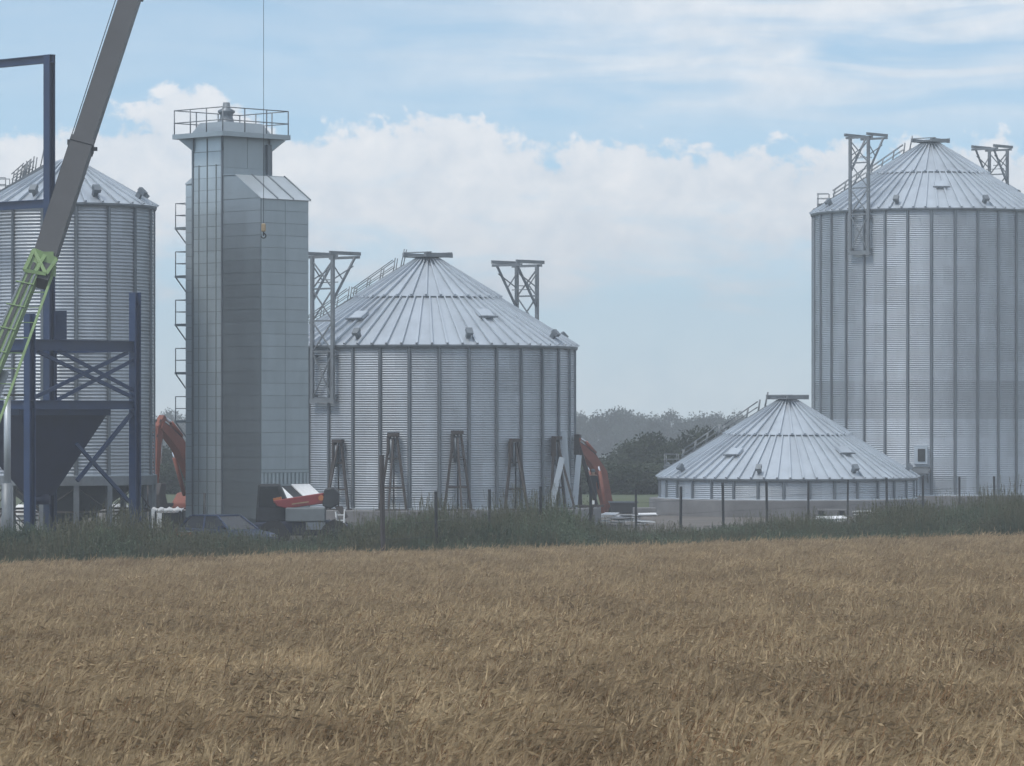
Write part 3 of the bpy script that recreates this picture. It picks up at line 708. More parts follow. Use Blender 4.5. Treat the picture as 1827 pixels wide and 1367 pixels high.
# top platform
x0, x1, y0, y1 = -.56, CB + .53, -.62, CW + .67
b = MB(); b.span((x0, y0, ZP + .003), (x1, y1, ZP + .07)); b.span((x0 - .02, y0 - .02, ZP - .08), (x1 + .02, y0 + .02, ZP + .12)); b.span((x0 - .02, y0, ZP - .08), (x0 + .02, y1, ZP + .12)); b.span((x0, y1 - .02, ZP - .08), (x1, y1 + .02, ZP + .12)); b.span((x1 - .02, y0, ZP - .08), (x1 + .02, y1, ZP + .12))
pf = b.build('top_platform', 'dryer_panel', dry)
def rail_run(par, p, q, n, h=1.05, r=.024):
    p, q = Vector(p), Vector(q)
    for zz in (h, h * .5):
        b = MB(); b.tube(p + Vector((0, 0, zz)), q + Vector((0, 0, zz)), r, 6); b.build('rail', 'galv_steel', par)
    for i in range(n):
        c = p.lerp(q, i / n); b = MB(); b.tube(c, c + Vector((0, 0, h)), r * 1.1, 6); b.build('rail_post', 'galv_steel', par)
zf = ZP + .07
cs = [(x0 + .05, y0 + .05, zf), (x1 - .05, y0 + .05, zf), (x1 - .05, y1 - .05, zf), (x0 + .05, y1 - .05, zf)]
for p, q in zip(cs, cs[1:] + cs[:1]): rail_run(pf, p, q, 3)
for cx, cy, dx, dy in ((0, 0, -1, -1), (CB, 0, 1, -1), (CB, CW, 1, 1), (0, CW, -1, 1)):
    if (dx, dy) == (-1, -1):
        b = MB(); b.bar((-.04, -.04, 16.35), (-.42, -.45, ZP - .05), .07); b.build('platform_bracket', 'galv_stiff', dry); continue
    b = MB(); o = Vector((cx, cy, 0)); d = Vector((dx * .40, dy * .44, 0)); s_ = Vector((-dy, dx, 0)) * .12
    pts = [o + Vector((0, 0, 16.35)), o + Vector((0, 0, ZP - .001)), o + d + Vector((0, 0, ZP - .001)), o + d + Vector((0, 0, ZP - .12))]
    b.add([p + s_ for p in pts] + [p - s_ for p in pts], [(0, 1, 2, 3), (7, 6, 5, 4), (0, 4, 5, 1), (1, 5, 6, 2), (2, 6, 7, 3), (3, 7, 4, 0)]); b.build('platform_bracket', 'dryer_panel', dry)
b = MB(); zz = zf + .003; A = [(.02, -.05), (CB - .15, -.05), (CB - .15, CW + .1), (.02, CW + .1)]; A = [(-.1, -.1), (CB + .05, -.1), (CB + .05, CW + .1), (-.1, CW + .1)]; B_ = [(.2, .2), (CB - .3, .2), (CB - .3, CW - .2), (.2, CW - .2)]
b.add([(x, y_, zz) for x, y_ in A] + [(x, y_, zz + .52) for x, y_ in B_], [(3, 2, 1, 0), (4, 5, 6, 7), (0, 1, 5, 4), (1, 2, 6, 5), (2, 3, 7, 6), (3, 0, 4, 7)]); b.build('top_hood', 'dryer_panel', dry)
b = MB(); b.lathe([(.40, 0), (.34, .06), (.27, .30), (.26, .42), (.36, .50), (.36, .58), (.17, .68), (.14, .92), (.0, .92)], 20, (CB / 2 - .05, CW / 2 + .3, zz + .50)); b.build('inlet_spout', 'galv_stiff', dry)
# balconies on the back-left side
for k in range(5):
    z = 13.22 - 2.035 * k; ya, yb = CW + LD, CW + LD + .80
    b = MB(); b.span((.05, ya, z - .1), (1.3, yb, z)); bal = b.build('balcony', 'dryer_panel', dry)
    for xx_ in (.09, 1.26):
        b = MB(); b.bar((xx_, yb - .05, z - .1), (xx_, ya + .02, z - .78), .04); b.build('brace', 'galv_steel', bal)
    for zz in (.5, 1.0):
        for p, q in (((.08, ya, z + zz), (.08, yb - .03, z + zz)), ((.08, yb - .03, z + zz), (1.27, yb - .03, z + zz)), ((1.27, ya, z + zz), (1.27, yb - .03, z + zz))):
            b = MB(); b.tube(p, q, .02, 6); b.build('rail', 'galv_steel', bal)
    for xx_ in (.08, 1.27):
        b = MB(); b.tube((xx_, yb - .03, z), (xx_, yb - .03, z + 1.0), .022, 6); b.build('rail_post', 'galv_steel', bal)

# ------------------------------------------------------------------ blue steel frame with hopper
B0, C0 = 150.0, 154.0
def PB(px, py): return P(px, py, B0 + (C0 - B0) * (px - 53) / 188.0)     # on the plane of the near columns
org = Vector((P(53, HOR, 154).x, 154, 0)); fr = empty('hopper_gantry', org)
tag(fr, 'navy blue steel gantry with braced columns and a big inverted pyramid hopper', 'gantry')
def fbeam(name, p, q, w, h, up=(0, 0, 1), m='blue_paint'):
    b = MB(); b.hbeam(p, q, w, h, .035, up); return b.build(name, m, fr, origin=org)
uB, uC = PB(53, 560), PB(241, 522)
fbeam('column', (uB.x, uB.y, 0), uB, .36, .30, up=(1, 1, 0)); fbeam('column', (uC.x, uC.y, 0), uC, .38, .30, up=(1, 1, 0))
Dk = P(53, 700, 158.0); fbeam('column', (Dk.x + .9, Dk.y - .2, 0), (Dk.x + .9, Dk.y - .2, 8.4), .34, .30, up=(1, 1, 0))
Lf = P(-135, 560, 154); fbeam('column', (Lf.x, Lf.y, 0), Lf, .36, .30, up=(1, 1, 0))
A1 = P(88, 98, 156.5); fbeam('tall_column', (A1.x, A1.y, 0), A1, .38, .30, up=(1, 1, 0))
far = A1 + Vector((-3.2, 3.0, 0)) * .0 + Vector((-4.2, 4.0, 0)); fbeam('tall_column', (far.x, far.y, 0), far, .38, .30, up=(1, 1, 0))
fbeam('top_beam', A1 + Vector((.18, -.18, -.16)), far + Vector((0, 0, -.16)), .22, .32)
z2 = P(0, 363, 156.5).z; fbeam('tie_beam', Vector((A1.x, A1.y, z2)), Vector((far.x, far.y, z2)), .22, .34)
for py, h in ((615, .42), (722, .34)):
    zb = PB(53, py).z; fbeam('beam', (uB.x, uB.y, zb), (uC.x, uC.y, zb), .22, h); fbeam('beam', (uB.x, uB.y, zb), (Lf.x, Lf.y, zb), .22, h)
    fbeam('beam', (Dk.x + .9, Dk.y - .2, zb - .002), (uC.x, uC.y, zb - .002), .22, h); fbeam('beam', (Dk.x + .9, Dk.y - .2, zb - .002), (Lf.x, Lf.y, zb - .002), .22, h)
def brace(a, b_, off=0.0, w=.10):
    p, q = PB(*a), PB(*b_); o = Vector((off, off, 0)); b = MB(); b.bar(p + o, q + o, w, .14); b.build('brace', 'blue_paint', fr, origin=org)
brace((66, 628), (232, 708), .05); brace((232, 629), (66, 709), -.08); brace((232, 640), (90, 714), .22, .07); brace((90, 625), (232, 700), .25, .07)
brace((232, 738), (135, 858), .05, .12); brace((140, 792), (235, 896), -.08, .10); brace((238, 918), (182, 972), .05, .14)
st_ = P(110, 555, 157.5); b = MB(); b.bar((st_.x, st_.y - .5, P(0, 606, 157).z), (st_.x, st_.y - .5, st_.z), .52, .10, up=(0, 1, 0)); b.build('stub_plate', 'blue_paint', fr, origin=org)
# hopper: inverted pyramid hung in the frame
cz = P(53, 733, 154).z; hx, hy = org.x + .02, 154.0; hr = 3.12; ang = [0, math.pi / 2, math.pi, 3 * math.pi / 2]
zbot = P(0, 884, 154).z; br = .55
b = MB(); t = [(hx + hr * math.cos(a), hy + hr * math.sin(a), cz) for a in ang]; lo = [(hx + .35 + br * math.cos(a), hy + br * math.sin(a), zbot) for a in ang]
ti = [(hx + (hr - .08) * math.cos(a), hy + (hr - .08) * math.sin(a), cz) for a in ang]
b.add(t + lo + ti, [(0, 1, 5, 4), (1, 2, 6, 5), (2, 3, 7, 6), (3, 0, 4, 7), (0, 1, 9, 8), (1, 2, 10, 9), (2, 3, 11, 10), (3, 0, 8, 11), (4, 5, 6, 7)]); hp = b.build('hopper', 'blue_hopper', fr, origin=org)
b = MB()
for i in range(4): b.bar(Vector(t[i]) + Vector((0, 0, -.06)), Vector(t[(i + 1) % 4]) + Vector((0, 0, -.06)), .10, .24)
b.build('hopper_rim', 'blue_paint', hp, origin=org)
b = MB(); b.tube((hx + .35, hy, zbot - .35), (hx + .35, hy, zbot + .05), .45, 12); b.build('hopper_gate', 'blue_hopper', hp, origin=org)

# ------------------------------------------------------------------ mobile crane
foot = P(-104, 905, 141); b0 = P(82, 455, 146); tip = P(466, -715, 159.6)
cr_ = empty('mobile_crane', (foot.x, foot.y, 0)); corg = Vector((foot.x, foot.y, 0))
tag(cr_, 'mobile crane with grey telescopic boom, lime green base section and hanging cable', 'crane')
ax = (tip - b0).normalized(); gx = (b0 - foot).normalized()
side = -ax.cross(Vector((0, 1, 0))).normalized(); side2 = -gx.cross(Vector((0, 1, 0))).normalized(); LB = (tip - b0).length; K1, K2 = .158 * LB, .385 * LB
b = MB(); b.bar(b0 - ax * 1.2, b0 + ax * K1, .84, .86, up=(0, 1, 0)); b.build('boom_section', 'boom_grey', cr_, origin=corg)
b = MB(); b.bar(b0 + ax * K1, b0 + ax * K2, .77, .80, up=(0, 1, 0)); b.build('boom_section', 'boom_grey', cr_, origin=corg)
b = MB(); b.bar(b0 + ax * K2, tip - ax * .3, .66, .70, up=(0, 1, 0)); b.build('boom_section', 'boom_grey', cr_, origin=corg)
for k in (K1 - .2, K2 - .2):
    b = MB(); b.bar(b0 + ax * k, b0 + ax * (k + .22), .90, .94, up=(0, 1, 0)); b.box(b0 + ax * (k + .1) + side * .52, (.16, .2, .14)); b.box(b0 + ax * (k + .1) - side * .50, (.12, .2, .2)); b.build('boom_collar', 'boom_grey', cr_, origin=corg)
b = MB(); b.tube(b0 - side * .47 + ax * 1.0, b0 + ax * 20 - side * .56, .018, 6); b.build('boom_cable', 'dark_steel', cr_, origin=corg)
# green base section: solid spine, open rungs, outer chord, end frame
Lg = (b0 - foot).length
b = MB(); b.bar(foot - side2 * .26, b0 - side2 * .20 - gx * .3, .76, .95, up=(0, 1, 0), w2=.50, h2=.9); b.build('boom_base', 'green', cr_, origin=corg)
fn = -(side2.cross(gx)).normalized(); fn = fn if fn.y < 0 else -fn
for off, wd_, mm in ((-.58, .07, 'galv_stiff'), (-.30, .12, 'boom_grey'), (-.06, .06, 'galv_stiff')):
    b = MB(); b.bar(foot + side2 * off + fn * .50, b0 + side2 * (off * .72) - gx * .7 + fn * .475, wd_, .05, up=fn); b.build('boom_stripe', mm, cr_, origin=corg)
for k in range(9):
    p = foot.lerp(b0, .12 + k / 11.0); b = MB(); b.bar(p - side2 * .60 + fn * .49, p + side2 * .08 + gx * .1 + fn * .49, .04, .06, up=fn); b.build('boom_rib', 'green', cr_, origin=corg)
b = MB(); b.bar(foot + side2 * .92 + Vector((0, -.2, 0)), b0 + side2 * .52 - gx * .35 + Vector((0, -.2, 0)), .09, .12, up=(0, 1, 0)); b.build('boom_chord', 'green', cr_, origin=corg)
for k in range(15):
    t = .06 + k / 16.5; p = foot.lerp(b0, t)
    b = MB(); b.bar(p + side2 * .05 + Vector((0, -.2, 0)), p + side2 * (.90 - .38 * t) + gx * .22 + Vector((0, -.2, 0)), .035); b.build('rung', 'green', cr_, origin=corg)
fo = b0 + Vector((0, -.55, 0))
quad = [fo - side2 * .42 + gx * .05, fo + side2 * .50 + gx * -.02, fo + side2 * .34 - gx * .75, fo - side2 * .46 - gx * .9]
for p, q in list(zip(quad, quad[1:] + quad[:1])) + [(quad[0], quad[2]), ((quad[0] + quad[1]) / 2, (quad[2] + quad[3]) / 2)]:
    b = MB(); b.bar(p, q, .13, .10, up=(0, 1, 0)); b.build('end_frame', 'green', cr_, origin=corg)
b = MB(); b.bar(fo + side2 * .04 - gx * .4 + Vector((0, .12, 0)), fo + side2 * .04 - gx * .42 + Vector((0, 1.0, 0)), .85, .9); b.build('end_box', 'green', cr_, origin=corg)
# carrier, mostly outside the picture to the left
fx = foot.x
b = MB(); b.span((fx - 9, 139.6, .75), (fx + 1.6, 142.4, 1.35)); bevel(b.build('carrier', 'green', cr_, origin=corg), .05)
b = MB(); b.span((fx - 2.4, 139.9, 1.36), (fx + .9, 142.1, 2.5)); bevel(b.build('turret', 'green', cr_, origin=corg), .08)
b = MB(); b.span((fx - 9, 139.7, 1.36), (fx - 7.3, 142.3, 2.9)); cb = bevel(b.build('cab', 'green', cr_, origin=corg), .12)
b = MB(); b.span((fx - 9.03, 139.95, 1.95), (fx - 8.99, 142.05, 2.7)); b.span((fx - 8.6, 139.67, 1.95), (fx - 7.6, 139.71, 2.7)); b.build('window', 'glass', cb, origin=corg)
for i in range(4):
    for y_ in (139.75, 142.25):
        b = MB(); cx = fx - 8 + i * 2.7; b.tube((cx, y_ - .22, .62), (cx, y_ + .22, .62), .62, 20); b.build('wheel', 'rubber', cr_, origin=corg)
b = MB(); b.tube(foot + gx * 6.5 + Vector((0, .2, -.6)), (foot.x + .4, foot.y, 1.9), .16, 10); b.build('lift_cylinder', 'galv_steel', cr_, origin=corg)
# hoist cable and hook
hook = P(469, 398, 159.6)
b = MB(); b.tube((hook.x + .03, tip.y, hook.z - .1), (hook.x + .03, tip.y, tip.z), .011, 6); b.build('hoist_cable', 'dark_steel', cr_, origin=corg)
b = MB(); b.span((hook.x - .06, 159.5, hook.z - .36), (hook.x + .12, 159.7, hook.z - .02)); hb = bevel(b.build('hook_block', 'tan', cr_, origin=corg), .05)
b = MB(); pr = None
for i in range(9):
    a = math.pi * (1.0 - i / 8 * 1.55); q = Vector((hook.x + .03 + .10 * math.cos(a), 159.6, hook.z - .52 - .10 * math.sin(a)))
    if pr is not None: b.tube(pr, q, .028, 6)
    pr = q
b.tube((hook.x + .03, 159.6, hook.z - .52), (hook.x + .03, 159.6, hook.z - .30), .03, 6); b.build('hook', 'dark_steel', hb, origin=corg)

# grey post by the hopper
pp = P(13, HOR, 146); gp = empty('steel_post', (pp.x, 146, 0))
tag(gp, 'pale grey round steel post with a thicker lower sleeve beside the blue hopper', 'post')
b = MB(); b.tube((0, 0, 2.6), (0, 0, P(0, 708, 146).z), .13, 12); b.build('shaft', 'galv_wall', gp)
b = MB(); b.tube((-.02, 0, 0), (-.02, 0, 2.75), .19, 12); b.build('sleeve', 'galv_steel', gp)
b = MB(); b.box((.25, 0, P(0, 706, 146).z + .02), (.75, .22, .08)); b.build('top_arm', 'dark_steel', gp)

# ------------------------------------------------------------------ excavators
def excavator(loc, rz, label, lift=0.0, bm='orange'):
    lf = lambda pts: [(x, z + lift * sst(1.6, 3.0, z if z > 0 else 0)) + tuple(r_) for x, z, *r_ in pts]
    r = empty('excavator', loc, rz); tag(r, label, 'excavator', 'orange excavators behind the silos')
    for s in (-1, 1):
        b = MB(); ol = [(-1.75, .38), (-1.45, .05), (1.45, .05), (1.75, .38), (1.5, .78), (-1.5, .78)]; b.prism(ol, .50, 'y', s * 1.05); bevel(b.build('track', 'rubber', r), .06)
    b = MB(); b.box((0, 0, .62), (1.5, 1.7, .5)); b.build('undercarriage', 'dark_steel', r)
    b = MB(); b.prism([(-1.9, .95), (.9, .95), (.9, 1.25), (.5, 1.7), (-1.7, 1.9), (-1.95, 1.5)], 2.3, 'y'); bevel(b.build('house', bm, r), .08)
    b = MB(); b.prism([(-.45, 1.2), (.95, 1.2), (1.05, 1.9), (.75, 2.75), (-.40, 2.75)], .95, 'y', .68); cab = bevel(b.build('cab', bm, r), .07)
    b = MB(); b.prism([(-.25, 1.85), (.9, 1.85), (.68, 2.62), (-.25, 2.62)], .98, 'y', .68); b.build('window', 'glass', cab)
    def limb(name, spine, wd, m='orange', y=0.0, par=r):
        up = []; dn = []
        for i, (x, z, t) in enumerate(spine):
            a = spine[max(0, i - 1)]; c = spine[min(len(spine) - 1, i + 1)]; d = Vector((c[0] - a[0], c[1] - a[1])).normalized(); n = Vector((-d.y, d.x))
            up.append((x + n.x * t / 2, z + n.y * t / 2)); dn.append((x - n.x * t / 2, z - n.y * t / 2))
        b = MB()
        for i in range(len(spine) - 1): b.prism([up[i], up[i + 1], dn[i + 1], dn[i]], wd, 'y', y)
        return b.build(name, m, par)
    limb('boom', lf([(.55, 1.55, .45), (.75, 2.3, .62), (1.25, 3.15, .74), (2.0, 3.95, .62), (2.8, 4.5, .48), (3.45, 4.85, .34)]), .42)
    U = lambda x, y_, z: (x, y_, z + lift)
    limb('stick', [(x, z + lift, t_) for x, z, t_ in [(3.15, 5.25, .22), (3.5, 4.75, .40), (3.62, 3.9, .34), (3.72, 2.9, .27), (3.78, 2.1, .22)]], .30)
    for y_ in (-.36, .36):
        b = MB(); b.tube((.95, y_, 1.6), U(1.75, y_, 3.35), .10, 10); b.build('boom_cylinder', 'orange', r)
        b = MB(); b.tube(U(1.55, y_, 2.9), U(1.85, y_, 3.6), .055, 8); b.build('cylinder_rod', 'chrome', r)
    b = MB(); b.tube(U(1.7, 0, 4.35), U(2.5, 0, 4.95), .11, 10); b.build('stick_cylinder', 'orange', r)
    b = MB(); b.tube(U(2.45, 0, 4.92), U(3.2, 0, 5.28), .075, 8); b.build('cylinder_rod', 'chrome', r)
    b = MB(); b.tube(U(3.30, 0, 4.3), U(3.38, 0, 3.1), .09, 10); b.build('bucket_cylinder', 'chrome', r)
    for y_ in (-.12, .12):
        b = MB(); hp_ = [U(.75, y_, 2.4 - lift * .6), U(1.15, y_, 3.62), U(1.9, y_, 4.36), U(2.8, y_, 4.82), U(3.5, y_, 5.1), U(3.75, y_, 4.3)]
        for p_, q_ in zip(hp_, hp_[1:]): b.tube(p_, q_, .028, 6)
        b.build('hose', 'rubber', r)
    b = MB(); ol = [(3.55, 2.2), (3.95, 2.2), (4.15, 1.7), (4.0, 1.15), (3.5, .95), (3.0, 1.15), (2.95, 1.3), (3.45, 1.3), (3.6, 1.7)]
    b.prism([(x, z + lift) for x, z in ol], 1.0, 'y'); bk = bevel(b.build('bucket', 'rust_steel', r), .04)
    return r
p = P(362, HOR, 182); excavator((p.x, 182, 0), R_(180 + 59), 'orange excavator with raised arm standing behind the dryer tower')
p = P(1097, HOR, 222); excavator((p.x, 222, ground_z(p.x, 222)), R_(180 + 48), 'orange excavator with curved boom between the half raised silo and the low silo', 1.45, 'dark_steel')

# ------------------------------------------------------------------ car, telehandler
def car():
    p = P(404, HOR, 149.5); r = empty('car', (p.x, 149.5, ground_z(p.x, 149.5)), R_(-42)); tag(r, 'dark blue hatchback car parked in the weeds before the dryer tower', 'car')
    b = MB(); b.prism([(-1.95, .35), (1.9, .35), (1.98, .62), (1.85, .80), (.95, .95), (-1.85, 1.0), (-2.0, .7)], 1.68, 'y'); body = bevel(b.build('body', 'car_blue', r), .09, 3)
    b = MB(); lo = [(-1.85, .78), (.95, .78), (.95, -.78), (-1.85, -.78)]; hi = [(-1.35, .60), (.15, .60), (.15, -.60), (-1.35, -.60)]
    b.add([(x, y_, .93) for x, y_ in lo] + [(x, y_, 1.45) for x, y_ in hi], [(3, 2, 1, 0), (4, 5, 6, 7), (0, 1, 5, 4), (1, 2, 6, 5), (2, 3, 7, 6), (3, 0, 4, 7)]); gh = bevel(b.build('cabin_glass', 'glass', r), .06, 2)
    b = MB(); b.box((-.6, 0, 1.46), (1.48, 1.16, .05)); bevel(b.build('roof', 'car_blue', r), .02)
    for s in (-1, 1):
        for xa, xb in ((.93, .16), (-.45, -.52), (-1.82, -1.34)):
            b = MB(); b.bar((xa, s * .775, .95), (xb, s * .605, 1.45), .07, .05); b.build('pillar', 'car_blue', r)
        b = MB(); b.box((1.86, s * .62, .70), (.16, .34, .14)); b.build('headlight', 'chrome', r)
        b = MB(); b.box((-1.93, s * .66, .82), (.12, .24, .24)); b.build('tail_light', 'red', r)
        b = MB(); b.box((.62, s * .90, 1.02), (.12, .18, .13)); b.build('mirror', 'car_blue', r)
        for x in (-1.25, 1.25):
            b = MB(); b.tube((x, s * .74 - .1, .31), (x, s * .74 + .1, .31), .31, 18); wh = b.build('wheel', 'rubber', r)
            b = MB(); b.tube((x, s * .85 - .012, .31), (x, s * .85 + .012, .31), .19, 14); b.build('rim', 'chrome', wh)
car()
def telehandler():
    D = 155.0; ox = P(470, HOR, D).x; r = empty('telehandler', (ox, D, 0)); tag(r, 'red telescopic handler with low boom parked at the foot of the dryer', 'telehandler')
    q = lambda px, py: (P(px, py, D).x - ox, P(px, py, D).z)
    x, z = q(470, 862); b = MB()
    b.prism([q(455, 955), q(628, 955), q(628, 938), q(585, 928), q(455, 932)], 1.5, 'y'); bevel(b.build('chassis', 'navy', r), .06)
    b = MB(); b.prism([q(455, 933), q(511, 933), q(514, 900), q(498, 864), q(460, 864)], .95, 'y', .62); cab = bevel(b.build('cab', 'dark_steel', r), .08)
    b = MB(); b.prism([q(461, 905), q(508, 905), q(494, 869), q(464, 869)], .98, 'y', .62); b.build('window', 'glass', cab)
    b = MB(); b.prism([q(512, 930), q(582, 930), q(582, 905), q(512, 905)], .9, 'y', -.62); bevel(b.build('engine_cover', 'grey_box', r), .05)
    b = MB(); b.prism([q(548, 944), q(582, 944), q(582, 931), q(548, 931)], .7, 'y', -.72); b.build('battery_box', 'galv_stiff', r)
    b = MB(); b.prism([q(488, 893), q(578, 879), q(580, 898), q(512, 907), q(496, 903)], .52, 'y', -.25); bevel(b.build('boom', 'red', r), .04)
    b = MB(); b.prism([q(522, 898), q(552, 894), q(552, 896), q(522, 900)], .02, 'y', -.53); b.build('boom_stripe', 'tan', r)
    b = MB(); b.prism([q(488, 889), q(503, 886), q(503, 895), q(490, 897)], .3, 'y', -.3); b.build('work_light', 'amber', r)
    b = MB(); xx_, zz = q(574, 888); b.tube((xx_, -.56, zz), (xx_, -.50, zz), .11, 14); b.build('lamp', 'amber', r)
    b = MB(); b.prism([q(576, 902), q(580, 872), q(596, 869), q(606, 878), q(606, 899), q(590, 908)], .7, 'y', -.25); bevel(b.build('boom_head', 'dark_steel', r), .06)
    b = MB(); b.prism([q(597, 903), q(611, 903), q(622, 922), q(617, 925)], .6, 'y', -.25); b.build('carriage', 'rust_steel', r)
    for s in (-.75, .15):
        b = MB(); xa, za = q(600, 912); xb, zb = q(604, 946); b.bar((xa, s, za), (xb, s, zb), .06, .05); xa, za = q(616, 908); xb, zb = q(614, 946); b.bar((xa, s, za), (xb, s, zb), .06, .05); fk = b.build('fork_frame', 'white_sheet', r)
        for py in (918, 928, 938):
            b = MB(); xa, za = q(601, py); xb, zb = q(615, py); b.bar((xa, s, za), (xb, s, zb), .04, .04); b.build('fork_bar', 'white_sheet', fk)
    for px in (490, 600):
        for s in (-1, 1):
            b = MB(); xx_ = q(px, 0)[0]; b.tube((xx_, s * .95 - .2, .58), (xx_, s * .95 + .2, .58), .58, 20); wh = b.build('wheel', 'rubber', r)
            b = MB(); b.tube((xx_, s * 1.16 - .01, .58), (xx_, s * 1.16 + .01, .58), .27, 14); b.build('rim', 'dark_steel', wh)
telehandler()

# ------------------------------------------------------------------ yard clutter
def bulk_bag(px, d, w, h, label):
    p = P(px, HOR, d); r = empty('bulk_bag', (p.x, d, 0), .3); tag(r, label, 'bulk bag', 'white bulk bags under the silo')
    b = MB(); n = 14; rings_ = [(.0, .42), (.10, .49), (.45, .52), (.75, .51), (.92, .46), (1.0, .30)]; vs_ = []; fs_ = []
    for z, rr in rings_:
        for i in range(n):
            a = 2 * math.pi * i / n; k = 1 / max(abs(math.cos(a)), abs(math.sin(a))) ** .6; vs_.append((rr * k * w * math.cos(a), rr * k * w * math.sin(a), z * h + .02 * math.sin(3 * a)))
    for j in range(len(rings_) - 1):
        for i in range(n): fs_.append((j * n + i, j * n + (i + 1) % n, (j + 1) * n + (i + 1) % n, (j + 1) * n + i))
    fs_.append(tuple(range((len(rings_) - 1) * n, len(rings_) * n))); fs_.append(tuple(reversed(range(n))))
    b.add(vs_, fs_, True); b.build('sack', 'bag', r)
    b = MB(); ol = []
    for i in range(n):
        a = 2 * math.pi * i / n; a2 = 2 * math.pi * (i + 1) / n; k = .535 * w / max(abs(math.cos(a)), abs(math.sin(a))) ** .6; k2 = .535 * w / max(abs(math.cos(a2)), abs(math.sin(a2))) ** .6
        for z in (.55, .68): b.bar((k * math.cos(a), k * math.sin(a), z * h), (k2 * math.cos(a2), k2 * math.sin(a2), z * h), .02, .05)
    b.build('strap', 'dark_steel', r)
    for s in (-1, 1):
        b = MB(); b.tube((s * .3 * w, .2, h * .97), (s * .05 * w, .2, h * 1.12), .02, 6); b.tube((s * .05 * w, .2, h * 1.12), (0, -.2, h * .98), .02, 6); b.build('lifting_loop', 'dark_steel', r)
bulk_bag(46, 168.5, 1.0, 1.45, 'white bulk bag tied with dark straps beyond the blue hopper')
bulk_bag(214, 169.5, .95, 1.45, 'white bulk bag seen past the right column of the blue frame')
# draped rack
p = P(300, HOR, 158); rk = empty('storage_rack', (p.x, 158, 0)); tag(rk, 'small dark rack draped with torn white plastic between the frame and the dryer', 'rack')
zt_ = P(0, 908, 158).z; w_ = .55
for sx in (-1, 1):
    for sy in (-1, 1):
        b = MB(); b.bar((sx * w_, sy * .45, 0), (sx * w_, sy * .45, zt_), .05); b.build('post', 'dark_steel', rk)
b = MB(); b.box((.05, .05, zt_ * .46), (.85, .8, zt_ * .86)); b.build('crate', 'dark_steel', rk)
b = MB(); nn = 14; vs_ = []
for j in range(3):
    for i in range(nn + 1):
        vs_.append((-w_ - .06 + (2 * w_ + .12) * i / nn, -.5 + .5 * j, zt_ + .03 + .05 * math.sin(i * 1.7 + j) + .03 * math.sin(i * 3.1)))
for i in range(nn + 1): vs_.append((-w_ - .06 + (2 * w_ + .12) * i / nn, -.53, zt_ - .10 - .05 * math.sin(i * 2.3)))
fs_ = [(j * (nn + 1) + i, j * (nn + 1) + i + 1, (j + 1) * (nn + 1) + i + 1, (j + 1) * (nn + 1) + i) for j in range(2) for i in range(nn)] + [(i, i + 1, 3 * (nn + 1) + i + 1, 3 * (nn + 1) + i) for i in range(nn)]
b.add(vs_, fs_, True); o = b.build('plastic_sheet', 'white_sheet', rk); o.modifiers.new('s', 'SOLIDIFY').thickness = .01
b = MB(); b.prism([(-w_ - .08, zt_), (-w_ + .06, zt_), (-w_ - .0, zt_ * .45), (-w_ - .05, zt_ * .35)], .02, 'y', -.54); b.prism([(-w_ + .12, zt_ * .9), (-w_ + .34, zt_ * .9), (-w_ + .32, zt_ * .4), (-w_ + .16, zt_ * .4)], .02, 'y', -.50); b.build('hanging_strip', 'white_sheet', rk)
# drum
p = P(330, HOR, 147); dm = empty('drum', (p.x, 147, ground_z(p.x, 147))); tag(dm, 'rusty orange steel drum standing in the weeds beside the car', 'drum')
b = MB(); b.lathe([(0, 0), (.29, 0), (.29, .3), (.305, .31), (.29, .32), (.29, .6), (.305, .61), (.29, .62), (.29, .9), (0, .88)], 20); b.build('barrel', 'drum', dm)
b = MB(); b.lathe([(.26, .89), (.30, .89), (.30, .93), (.26, .93), (.26, .89)], 20); b.build('rim', 'galv_steel', dm)
# tan crate
p = P(180, HOR, 156); tb = empty('wooden_crate', (p.x, 156, 0), .3); tag(tb, 'tan wooden crate on the ground inside the blue steel frame', 'crate')
for k in range(5):
    b = MB(); b.box((0, 0, .09 + k * .17), (.62, .62, .15)); b.build('plank', 'tan', tb)
for sx in (-.29, .29):
    b = MB(); b.span((sx - .03, -.335, .0), (sx + .03, -.311, .88)); b.build('batten', 'tan', tb)
# piles of pale sheets
def sheet_pile(px0, px1, py_top, d, n, label, tall, seed):
    rg = random.Random(seed); a, c_ = P(px0, HOR, d).x, P(px1, HOR, d).x; z0 = ground_z((a + c_) / 2, d)
    r = empty('sheet_stack', ((a + c_) / 2, d, z0)); tag(r, label, 'sheet stack', 'pale sheet stacks by the fence')
    for i in range(3):
        b = MB(); xx_ = (c_ - a) * (-.35 + .35 * i); b.box((xx_, 0, .05), (.12, 1.5, .10)); b.build('bearer', 'timber', r)
    w_ = (c_ - a); done = [0.10] * 8
    for i in range(n):
        L = min(w_, rg.uniform(.5, 1.5)); x = rg.uniform(-w_ / 2 + L / 2, w_ / 2 - L / 2); k0 = int((x - L / 2 + w_ / 2) / w_ * 7.99); k1 = int((x + L / 2 + w_ / 2) / w_ * 7.99)
        k0 = max(0, min(7, k0)); k1 = max(0, min(7, k1)); z = max(done[k0:k1 + 1]) + .03
        if z > tall * rg.uniform(.45, 1): continue
        for k in range(k0, k1 + 1): done[k] = z + .012
        b = MB(); b.box((x, rg.uniform(-.2, .2), z), (L, rg.uniform(.8, 1.1), .028), Matrix.Rotation(rg.uniform(-.5, .5), 3, 'Z') @ Matrix.Rotation(rg.uniform(-.03, .03), 3, 'Y') @ Matrix.Rotation(rg.uniform(-.05, .12), 3, 'X')); b.build('sheet', 'white_sheet', r)
sheet_pile(1040, 1174, 914, 189, 260, 'long heap of loose white sheets between the half raised silo and the low silo', .58, 1)
